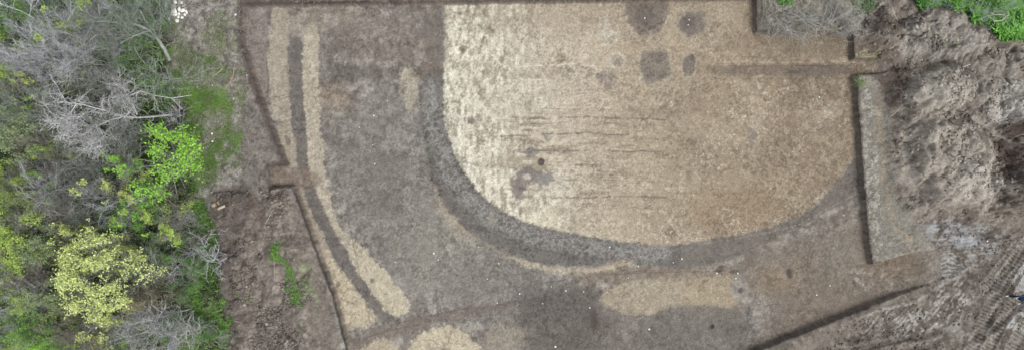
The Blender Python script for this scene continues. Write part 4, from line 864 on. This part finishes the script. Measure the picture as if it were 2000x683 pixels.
for i, ((px, py, az, L_), wh) in enumerate(zip(bz, where)):
    rs = np.random.RandomState(500+i); x, y, z = ground_at(px, py); main = []
    for a in range(5):
        p, rr = wander(rs, (rs.randn()*.25, rs.randn()*.2, .06+.25*rs.rand()), (math.cos(az+rs.randn()*.5), math.sin(az+rs.randn()*.5), .05), L_*(.6+.5*rs.rand()), .024, .010, 8, .22); p[:, 2] = np.clip(np.abs(p[:, 2]), .03, .8); p -= np.array([math.cos(az), math.sin(az), 0])*L_*.4; main.append((p, rr))
    b1, b2 = branch_off(rs, main, 6, 1.0, wig=.30, r=.012, fine=.008, ang=50, subs=4)
    for p, rr in b1+b2: p[:, 2] = np.clip(p[:, 2], .02, .6)
    t = thing('cut_branch', (x, y, z), 0, 'grey cut branch '+wh, 'branch', 'cut branches heaped at the top right')
    link('limbs', tube_mesh('limbs', main, 4), B_brush, t); link('twigs', tube_mesh('twigs', b1+b2, 3), B_brush, t)
# bare bush and curled white limb in the green corner
for px, py, s_, lb in ((1925, 5, .8, 'grey leafless bush rising out of the bright green undergrowth at the top right'), (1845, -2, .5, 'small grey leafless bush on the top edge above the left part of the green undergrowth'), (1985, -4, .6, 'grey leafless bush on the top edge in the far right corner')):
    put_tree('bare_bush', 'bare_b', px, py, 2.6, s_, lb, 'bush', B_lav)
def stick(name, L_, r0, r1, label, mat, cat='stick', z=.04, sub=None, group=None, sides=6):
    x, y, zz = ground_at(*L_[0]); pts = []
    P_ = chaikin(L_, 2, False)
    for a, b in P_:
        xx, yy, z2 = ground_at(a, b); pts.append((xx-x, yy-y, z2-zz))
    pts = np.array(pts); zs = pts[:, 2]; ker = np.maximum.accumulate(zs)*0+np.max(zs)*.5+zs*.5; pts[:, 2] = ker+z
    ls = [(pts, np.linspace(r0, r1, len(pts)))]
    if sub:
        for S_ in sub:
            q = []
            for a, b in chaikin(S_, 1, False):
                xx, yy, z2 = ground_at(a, b); q.append((xx-x, yy-y, z2-zz+z))
            ls.append((np.array(q), np.linspace(r1*1.2, r1*.6, len(q))))
    o = link(name, tube_mesh(name, ls, sides), mat, None, label, cat, group); o.location = (x, y, zz); return o
W_or = bark_mat('peeled_orange_wood', (186, 156, 128), (156, 126, 100)); W_pale = bark_mat('peeled_pale_wood', (200, 186, 166), (170, 156, 138)); W_white = bark_mat('bleached_white_wood', (208, 202, 192), (172, 166, 156)); W_red = bark_mat('reddish_wood', (150, 110, 92), (118, 84, 70))
stick('long_stick', [(457, 132), (457, 146), (452, 158), (441, 172)], .035, .03, 'orange peeled stick, slightly curved, on the meadow left of the excavation', W_or)
stick('thin_stick', [(436, 134), (427, 142), (421, 146), (415, 152)], .025, .018, 'thin pale stick on the grass just left of the orange stick', W_pale)
stick('long_stick', [(484, 384), (492, 400), (505, 418), (519, 438)], .022, .016, 'long thin reddish stick lying on the left spoil bank', W_red)
stick('forked_twig', [(519, 436), (528, 420), (536, 404)], .022, .012, 'pale forked twig touching the lower end of the long reddish stick', W_pale, sub=[[(531, 413), (524, 406)], [(528, 420), (540, 412)]])
stick('thin_stick', [(433, 545), (437, 540)], .05, .03, 'short orange wood chip on the dark soil at the left rim of the spoil bank', W_or)
stick('thin_stick', [(459, 626), (466, 627), (472, 628)], .025, .02, 'short pale stick low on the left spoil bank', W_pale)
stick('thin_stick', [(536, 510), (537, 530), (536, 546)], .014, .01, 'thin upright twig lying beside the weed strip', W_pale)
stick('thin_stick', [(1876, 133), (1882, 130), (1889, 127)], .035, .025, 'short white stick in the groove between the upper spoil mounds', W_white)
stick('thin_stick', [(1733, 229), (1744, 222), (1755, 213), (1766, 202)], .022, .014, 'thin pale stick on the spoil near the left flank of the upper mound', W_pale)
stick('thin_stick', [(1740, 15), (1744, 28), (1748, 41)], .02, .014, 'thin pale twig lying across the brown soil near the top right', W_pale)
stick('thin_stick', [(1793, 230), (1797, 222), (1800, 219)], .02, .012, 'tiny bent twig below the middle spoil mound', W_pale)
stick('curled_limb', [(1918, 44), (1926, 48), (1937, 47), (1941, 40), (1934, 36), (1922, 37), (1912, 32)], .03, .02, 'bleached white limb curled into a loop at the rim of the green undergrowth', W_white, 'limb', z=.75)
stick('curled_limb', [(1941, 44), (1946, 38), (1952, 36)], .03, .02, 'short bleached limb right of the looped white one', W_white, 'limb', z=.72)
# chopped logs
def log(px, py, az, L_, r, label, mb, me_):
    x, y, z = ground_at(px, py); t = thing('chopped_log', (x, y, z+r*.8), az, label, 'log')
    rs = np.random.RandomState(int(px)); p = np.array([(-L_/2, 0, 0), (-L_/4, .01, 0), (0, .015, .01), (L_/4, 0, 0), (L_/2, 0, 0)])
    link('bark', tube_mesh('bark', [(p, np.array([r, r*1.05, r, r*.95, r*.9]))], 10), mb, t)
    for e in (-1, 1):
        bm = bmesh.new(); bmesh.ops.create_circle(bm, cap_ends=True, segments=10, radius=r*.99)
        for v in bm.verts: v.co = Vector((e*(L_/2+.002), v.co.x, v.co.y))
        bmesh.ops.recalc_face_normals(bm, faces=bm.faces); me = bpy.data.meshes.new('cut_face'); bm.to_mesh(me); bm.free(); link('cut_face', me, me_, t)
W_cut = bark_mat('fresh_cut_wood', (232, 196, 150), (206, 164, 118), 18)
log(419, 400, .5, .22, .14, 'round chopped log end showing orange wood, left of a pair on the dark soil', B_brown, W_cut)
log(434, 404, .45, .5, .09, 'split log with pale wood, right of a pair on the dark soil', W_pale, W_cut)
log(427, 396, 2.2, .25, .06, 'small dark orange chip of log behind the pair on the dark soil', W_or, W_cut)

# ------------------------------------------------------------------ stones
def stone_mesh(seed, sub=2, flat=.7, cuts=9):
    rs = np.random.RandomState(seed); bm = bmesh.new(); bmesh.ops.create_icosphere(bm, subdivisions=sub, radius=1)
    pl = [(unit(rs.randn(3)), .62+.3*rs.rand()) for _ in range(cuts)]
    for v in bm.verts:
        p = np.array(v.co)
        for n_, d_ in pl:
            e = p.dot(n_)-d_
            if e > 0: p = p-n_*e
        p[2] *= flat; v.co = Vector(p+rs.randn(3)*.015)
    me = bpy.data.meshes.new('stone'); bm.to_mesh(me); bm.free(); return me
M_stone = bark_mat('pale_limestone', (250, 247, 240), (226, 222, 214), 9); M_stone2 = bark_mat('grey_limestone', (176, 168, 160), (140, 132, 124), 9)
def stone(px, py, rx, ry, rot, label, seed, mat=M_stone, dz=0.0, name='stone', hz=None, group=None):
    x, y, z = ground_at(px, py); o = link(name, stone_mesh(seed), mat, None, label, 'stone', group)
    a, b = rx/PPM, ry/PPM; c_ = hz or min(a, b)*.9; o.scale = (a*1.25, b*1.25, c_*1.1); o.rotation_euler = (0, 0, rot); o.location = (x, y, z+c_*.35+dz); return o
G = 'white stones heaped beside the thicket'
pile = [(341.5, 25, 5.5, 7.5, .1, 'largest stone of the pile, a flat white slab on its left side'), (339.5, 13.5, 5.5, 5, 0, 'large greyish stone above the white slab in the pile'), (342.5, 5, 3, 3.4, .4, 'white stone at the top left of the pile'),
        (350.5, 2.5, 3, 2.5, 0, 'greyish white stone at the very top of the pile'), (349, 7.5, 3, 2, .3, 'dull grey flat stone just under the topmost one'), (355, 6, 2.5, 2.8, .9, 'small stone at the top right of the pile'),
        (349.5, 12.5, 3.4, 2, -.6, 'slanted grey stone in the upper middle of the pile'), (359, 11.5, 5.5, 2.4, .6, 'elongated grey stone slanting at the upper right of the pile'), (350, 19, 3, 4.4, 0, 'white stone right of the largest slab'),
        (357, 21.5, 5, 3.8, .6, 'white angular stone in the right middle of the pile'), (362, 17, 3, 4, -.3, 'white stone at the right rim of the pile below the elongated grey one'), (364.5, 24, 2.3, 4, .2, 'narrow pale stone at the far right of the pile'),
        (350, 27.5, 3, 2.6, .6, 'white triangular stone in the middle of the pile'), (355, 29, 2.5, 2.2, 0, 'greyish small stone in the centre right of the pile'), (361, 29.5, 2.7, 3, .2, 'white stone at the lower right rim of the pile'),
        (348.5, 33.5, 2.8, 2.8, .3, 'white stone below the middle of the pile'), (356, 35, 3, 2.4, 0, 'pale stone at the lower right end of the pile'), (346.5, 41, 3.7, 3.8, 0, 'lowest big round stone of the pile'),
        (331.5, 37.5, 2.3, 2.5, 0, 'round pale stone lying apart at the lower left of the pile'), (335, 29, 1.4, 3.4, -.5, 'thin sliver of stone at the left rim of the pile'), (341, 35, 3.5, 1.4, 0, 'flat grey shard under the largest slab'), (340, 40, 1.6, 1.4, 0, 'tiny grey stone left of the lowest round one')]
for i, (a, b, c_, d_, e, lb) in enumerate(pile):
    stone(a, b, c_*.93, d_*.93, -e if False else e, lb, 700+i, M_stone2 if 'grey' in lb else M_stone, group=G)
single = [(460, 29, 2.6, 'round white stone on the trampled edge left of the excavation corner'), (386, 170, 1.8, 'white stone on the bright green grass, right of the dead tree limb'), (385, 166, 1.2, 'tiny white stone touching the one on the bright green grass'),
          (415, 167, 1.6, 'pale stone on the grass, right of the pair of white stones'), (414, 261, 2.3, 'upper of two white stones on the meadow near the bright green tree'), (415, 276, 2.3, 'lower of two white stones on the meadow near the bright green tree'), (339, 171, 2, 'pale stone at the edge of the thicket above the stump roots'),
          (482, 147, 1.4, 'small whitish stone on the rim soil right of the orange stick'), (730, 226, 1.8, 'white stone on the grey pit floor right of the pale stripes, the brightest there'), (702, 249, 1.2, 'small white stone lower left of the brightest one on the grey floor'), (732, 320, 1.5, 'white stone on the grey floor in the middle left of the pit'),
          (757, 197, 1.3, 'small white stone between the pale stripes and the small pale patch'), (728, 283, 1, 'tiny white stone above the one in the middle left of the pit'), (847, 494, 2.0, 'white stone on the grey floor below the ring ditch at left'), (856, 507, 1.3, 'small white stone just below the one left of the ring ditch'),
          (772, 511, 1.4, 'white stone on the grey floor above the end of the pale stripe'), (935, 482, 1.2, 'tiny white stone just outside the ring ditch at its lower left'), (974, 514, 1.6, 'white stone left of the pale crescent outside the ring'), (952, 544, 1.2, 'tiny white stone below left of the pale crescent'),
          (1015, 573, 1.8, 'white stone on the dark floor south of the pale crescent'), (971, 591, 1.3, 'small white stone near the diagonal line at the bottom'), (1105, 567, 2.0, 'white stone left of the pale oval patch at the bottom'), (1077, 559, 1.1, 'tiny white stone left of the white one near the pale oval patch'),
          (1140, 569, 1.4, 'small pale stone just above left of the pale oval patch'), (1152, 600, 2.0, 'white stone at the left foot of the pale oval patch'), (1085, 676, 2.6, 'cluster-like white stone on the bottom edge in the middle'), (1060, 592, 1.2, 'tiny white stone on the darkest soil at the bottom middle'),
          (1268, 642, 2.3, 'white stone in the dark oval at the bottom'), (1191, 482, 1.8, 'white stone lying in the grey ring ditch'), (1247, 519, 1.6, 'white stone between the ring ditch and the pale oval patch'), (1227, 542, 1.2, 'small stone above the pale oval patch'),
          (1332, 505, 1.9, 'white stone in the lower right arc of the ring'), (1315, 512, 1.5, 'small white stone left of the one in the lower right arc'), (1400, 533, 2.0, 'white stone left of the grey blob beside the ring'), (1441, 533, 1.8, 'white stone above the grey blob, upper of two'),
          (1437, 543, 1.8, 'white stone above the grey blob, lower of two'), (1595, 575, 1.8, 'white stone at the lower end of the curved scratch'), (1621, 557, 1.5, 'yellowish white stone between the two curved scratches'), (1259, 36, 2.0, 'white stone in the big dark stain at the top'),
          (1346, 39, 1.9, 'upper white stone in the round dark stain at the top'), (1344, 49, 1.4, 'lower white stone in the round dark stain at the top'), (1600, 190, 2.0, 'white stone on the tan floor near the right pit wall'), (1285, 565, .9, 'tiny white stone on the pale oval patch'),
          (1928, 470, 1.8, 'white stone on the wet grey mud right of the exit ramp'), (1648, 420, 1.1, 'tiny white stone near the right pit wall below the ring arc')]
for i, (a, b, c_, lb) in enumerate(single):
    stone(a, b, c_*.74, c_*.66, i*.7, lb, 800+i, name='small_stone', group='small white stones scattered about the site')
# soil clods
def clods(n, region, rmin, rmax, cols_, seed, label):
    rs = np.random.RandomState(seed); poly = np.array(region, float); x0, y0 = poly.min(0); x1, y1 = poly.max(0)
    u = x0+rs.rand(n*5)*(x1-x0); v = y0+rs.rand(n*5)*(y1-y0); m = sdf(u, v, poly) > 0
    m &= vnoise(u/PPM, v/PPM, .6, seed)+.7*vnoise(u/PPM, v/PPM, 1.9, seed+1) > .05
    x = (u/PPM-1000/PPM); y = (341.5-v)/PPM; i = np.clip(((x-gx[0])/STEP).astype(int), 0, NX-1); j = np.clip(((y-gy[0])/STEP).astype(int), 0, NY-1); m &= cut[i, j] < .02
    x, y, i, j = x[m][:n], y[m][:n], i[m][:n], j[m][:n]; n = len(x); z = Zt[i, j]
    bm = bmesh.new(); bmesh.ops.create_icosphere(bm, subdivisions=1, radius=1); base = np.array([v.co for v in bm.verts]); bm.verts.index_update(); F = np.array([[v.index for v in f.verts] for f in bm.faces]); bm.free()
    r = rmin+(rmax-rmin)*rs.rand(n)**3; S_ = r[:, None, None]*(base[None]*(.7+.5*rs.rand(n, 1, 3))+rs.randn(n, len(base), 3)*.16); S_[..., 2] *= .7
    S_ += np.stack([x, y, z+r*.25], 1)[:, None, :]; nb = len(base)
    q = (F[None]+np.arange(n)[:, None, None]*nb).reshape(-1, 3); cl = RGB[i, j]*(.75+.5*rs.rand(n, 1))
    link('soil_clods', new_mesh_np('soil_clods', S_.reshape(-1, 3), q, np.repeat(cl, nb, 0)), M_plants, None, label, 'clods', None, 'stuff')
clods(2600, [(1680, 10), (1780, 20), (1930, 60), (2120, 80), (2120, 440), (1900, 430), (1760, 410), (1740, 300), (1750, 140), (1690, 100)], .03, .13, None, 901, 'loose soil clods on the right spoil heap')
clods(3200, [(410, 375), (560, 370), (600, 460), (620, 700), (450, 700), (450, 620), (425, 540)], .03, .12, None, 902, 'loose soil clods on the left spoil bank')
clods(2600, [(1500, 700), (1700, 610), (1830, 560), (1850, 430), (2100, 450), (2100, 760), (1500, 760)], .025, .09, None, 903, 'crumbs of mud between the machine tracks')

# ------------------------------------------------------------------ the person at the right edge
def skin_obj(name, V_, E_, R_, mat, parent, root=0, sub=1):
    bm = bmesh.new(); sk = bm.verts.layers.skin.verify(); vs_ = []
    for i, (p, r_) in enumerate(zip(V_, R_)):
        v = bm.verts.new(p); v[sk].radius = (r_, r_) if not isinstance(r_, tuple) else r_; v[sk].use_root = (i == root); vs_.append(v)
    for a, b in E_: bm.edges.new((vs_[a], vs_[b]))
    me = bpy.data.meshes.new(name); bm.to_mesh(me); bm.free(); me.materials.append(mat)
    o = bpy.data.objects.new(name, me); C.objects.link(o); o.parent = parent
    m = o.modifiers.new('skin', 'SKIN'); m.use_smooth_shade = True; o.modifiers.new('sub', 'SUBSURF').levels = sub; o.modifiers['sub'].render_levels = sub
    return o
def cloth_mat(name, rgb, sc=30):
    m = bark_mat(name, rgb, [q*.72 for q in rgb], sc); return m
xf, yf = (1975.5-1000)/PPM, (341.5-577)/PPM; zf = zat(xf, yf)
P_ = thing('person', (xf, yf, zf), math.radians(18), 'person in blue jacket, navy trousers and white shoes walking over mud at right edge', 'person')
sk_m = bark_mat('skin', (206, 164, 140), (192, 148, 124), 12); navy = cloth_mat('dark_navy_trousers', (52, 64, 92)); blue = cloth_mat('blue_jacket', (84, 118, 164)); white = cloth_mat('white_cloth', (232, 230, 226)); hair = cloth_mat('dark_hair', (58, 46, 40))
AF, AR = (-.26, .12, .09), (.24, -.12, .10)     # ankles: front (left foot) and rear
KF, KR = (-.19, .11, .50), (.08, -.11, .50)
HL, HR_ = (.01, .10, .93), (.01, -.10, .93)
body_v = [(0, 0, .95), (0, 0, 1.12), (0, 0, 1.32), (.01, 0, 1.46), (-.01, 0, 1.54), (-.02, 0, 1.66), (-.02, 0, 1.74),
          HL, KF, AF, HR_, KR, AR, (.01, .19, 1.42), (-.02, .27, 1.16), (-.24, .22, 1.02), (-.31, .19, 1.00), (.01, -.19, 1.42), (-.02, -.27, 1.16), (-.24, -.24, 1.04), (-.31, -.22, 1.03)]
body_e = [(0, 1), (1, 2), (2, 3), (3, 4), (4, 5), (5, 6), (0, 7), (7, 8), (8, 9), (0, 10), (10, 11), (11, 12), (3, 13), (13, 14), (14, 15), (15, 16), (3, 17), (17, 18), (18, 19), (19, 20)]
body_r = [.12, .11, .13, .10, .055, .088, .075, .085, .055, .035, .085, .055, .035, .055, .038, .028, .026, .055, .038, .028, .026]
skin_obj('body', body_v, body_e, body_r, sk_m, P_, 0, 2)
skin_obj('trousers', [(0, 0, 1.0), (0, 0, .93), HL, KF, (-.25, .12, .14), HR_, KR, (.22, -.12, .15)], [(0, 1), (1, 2), (2, 3), (3, 4), (1, 5), (5, 6), (6, 7)], [.14, .14, .105, .078, .065, .105, .078, .065], navy, P_, 1, 2)
skin_obj('jacket', [(0, 0, .92), (0, 0, 1.1), (0, 0, 1.3), (.01, 0, 1.45), (0, 0, 1.50), (.01, .20, 1.41), (-.02, .28, 1.15), (-.27, .21, 1.01), (.01, -.20, 1.41), (-.02, -.28, 1.15), (-.27, -.23, 1.04)], [(0, 1), (1, 2), (2, 3), (3, 4), (3, 5), (5, 6), (6, 7), (3, 8), (8, 9), (9, 10)],
         [.165, .155, .165, .12, .075, .075, .06, .05, .075, .06, .05], blue, P_, 1, 2)
skin_obj('hair', [(.03, 0, 1.60), (.01, 0, 1.70), (-.01, 0, 1.77)], [(0, 1), (1, 2)], [.075, .10, .075], hair, P_, 1, 2)
for (x_, y_, z_), sgn in ((AF, 1), (AR, 1)):
    skin_obj('shoe', [(x_+.06, y_, .055), (x_-.02, y_, .06), (x_-.12, y_, .05), (x_-.19, y_, .042)], [(0, 1), (1, 2), (2, 3)], [.05, .058, .052, .036], white, P_, 1, 2)
for (x_, y_, z_), sg in (((-.31, .19, 1.00), 1), ((-.31, -.22, 1.03), -1)):
    V_ = [(x_+.02, y_, z_), (x_-.05, y_, z_-.01)]; E_ = [(0, 1)]; R_ = [.03, .034]
    for k_ in range(4):
        b = len(V_); oy = (k_-1.5)*.021; L_ = (.07, .08, .075, .06)[k_]
        V_ += [(x_-.085, y_+oy, z_-.01), (x_-.085-L_*.55, y_+oy*1.15, z_-.028), (x_-.085-L_*.7, y_+oy*1.15, z_-.06)]; E_ += [(1, b), (b, b+1), (b+1, b+2)]; R_ += [.011, .0095, .008]
    b = len(V_); V_ += [(x_-.03, y_-sg*.04, z_-.01), (x_-.075, y_-sg*.06, z_-.03), (x_-.10, y_-sg*.055, z_-.05)]; E_ += [(1, b), (b, b+1), (b+1, b+2)]; R_ += [.014, .011, .009]
    skin_obj('glove', V_, E_, R_, white, P_, 0, 1)
def blob(name, loc, sc, mat, parent):
    bm = bmesh.new(); bmesh.ops.create_icosphere(bm, subdivisions=2, radius=1)
    for v in bm.verts: v.co = Vector((v.co.x*sc[0]+loc[0], v.co.y*sc[1]+loc[1], v.co.z*sc[2]+loc[2]))
    me = bpy.data.meshes.new(name); bm.to_mesh(me); bm.free(); return link(name, me, mat, parent)
for sg in (-1, 1):
    blob('ear', (-.015, sg*.083, 1.655), (.018, .010, .028), sk_m, P_); blob('eye', (-.098, sg*.030, 1.675), (.008, .012, .007), hair, P_)
blob('nose', (-.112, 0, 1.645), (.016, .012, .022), sk_m, P_); blob('mouth', (-.098, 0, 1.605), (.008, .024, .005), bark_mat('lips', (170, 104, 96), None, 10), P_)
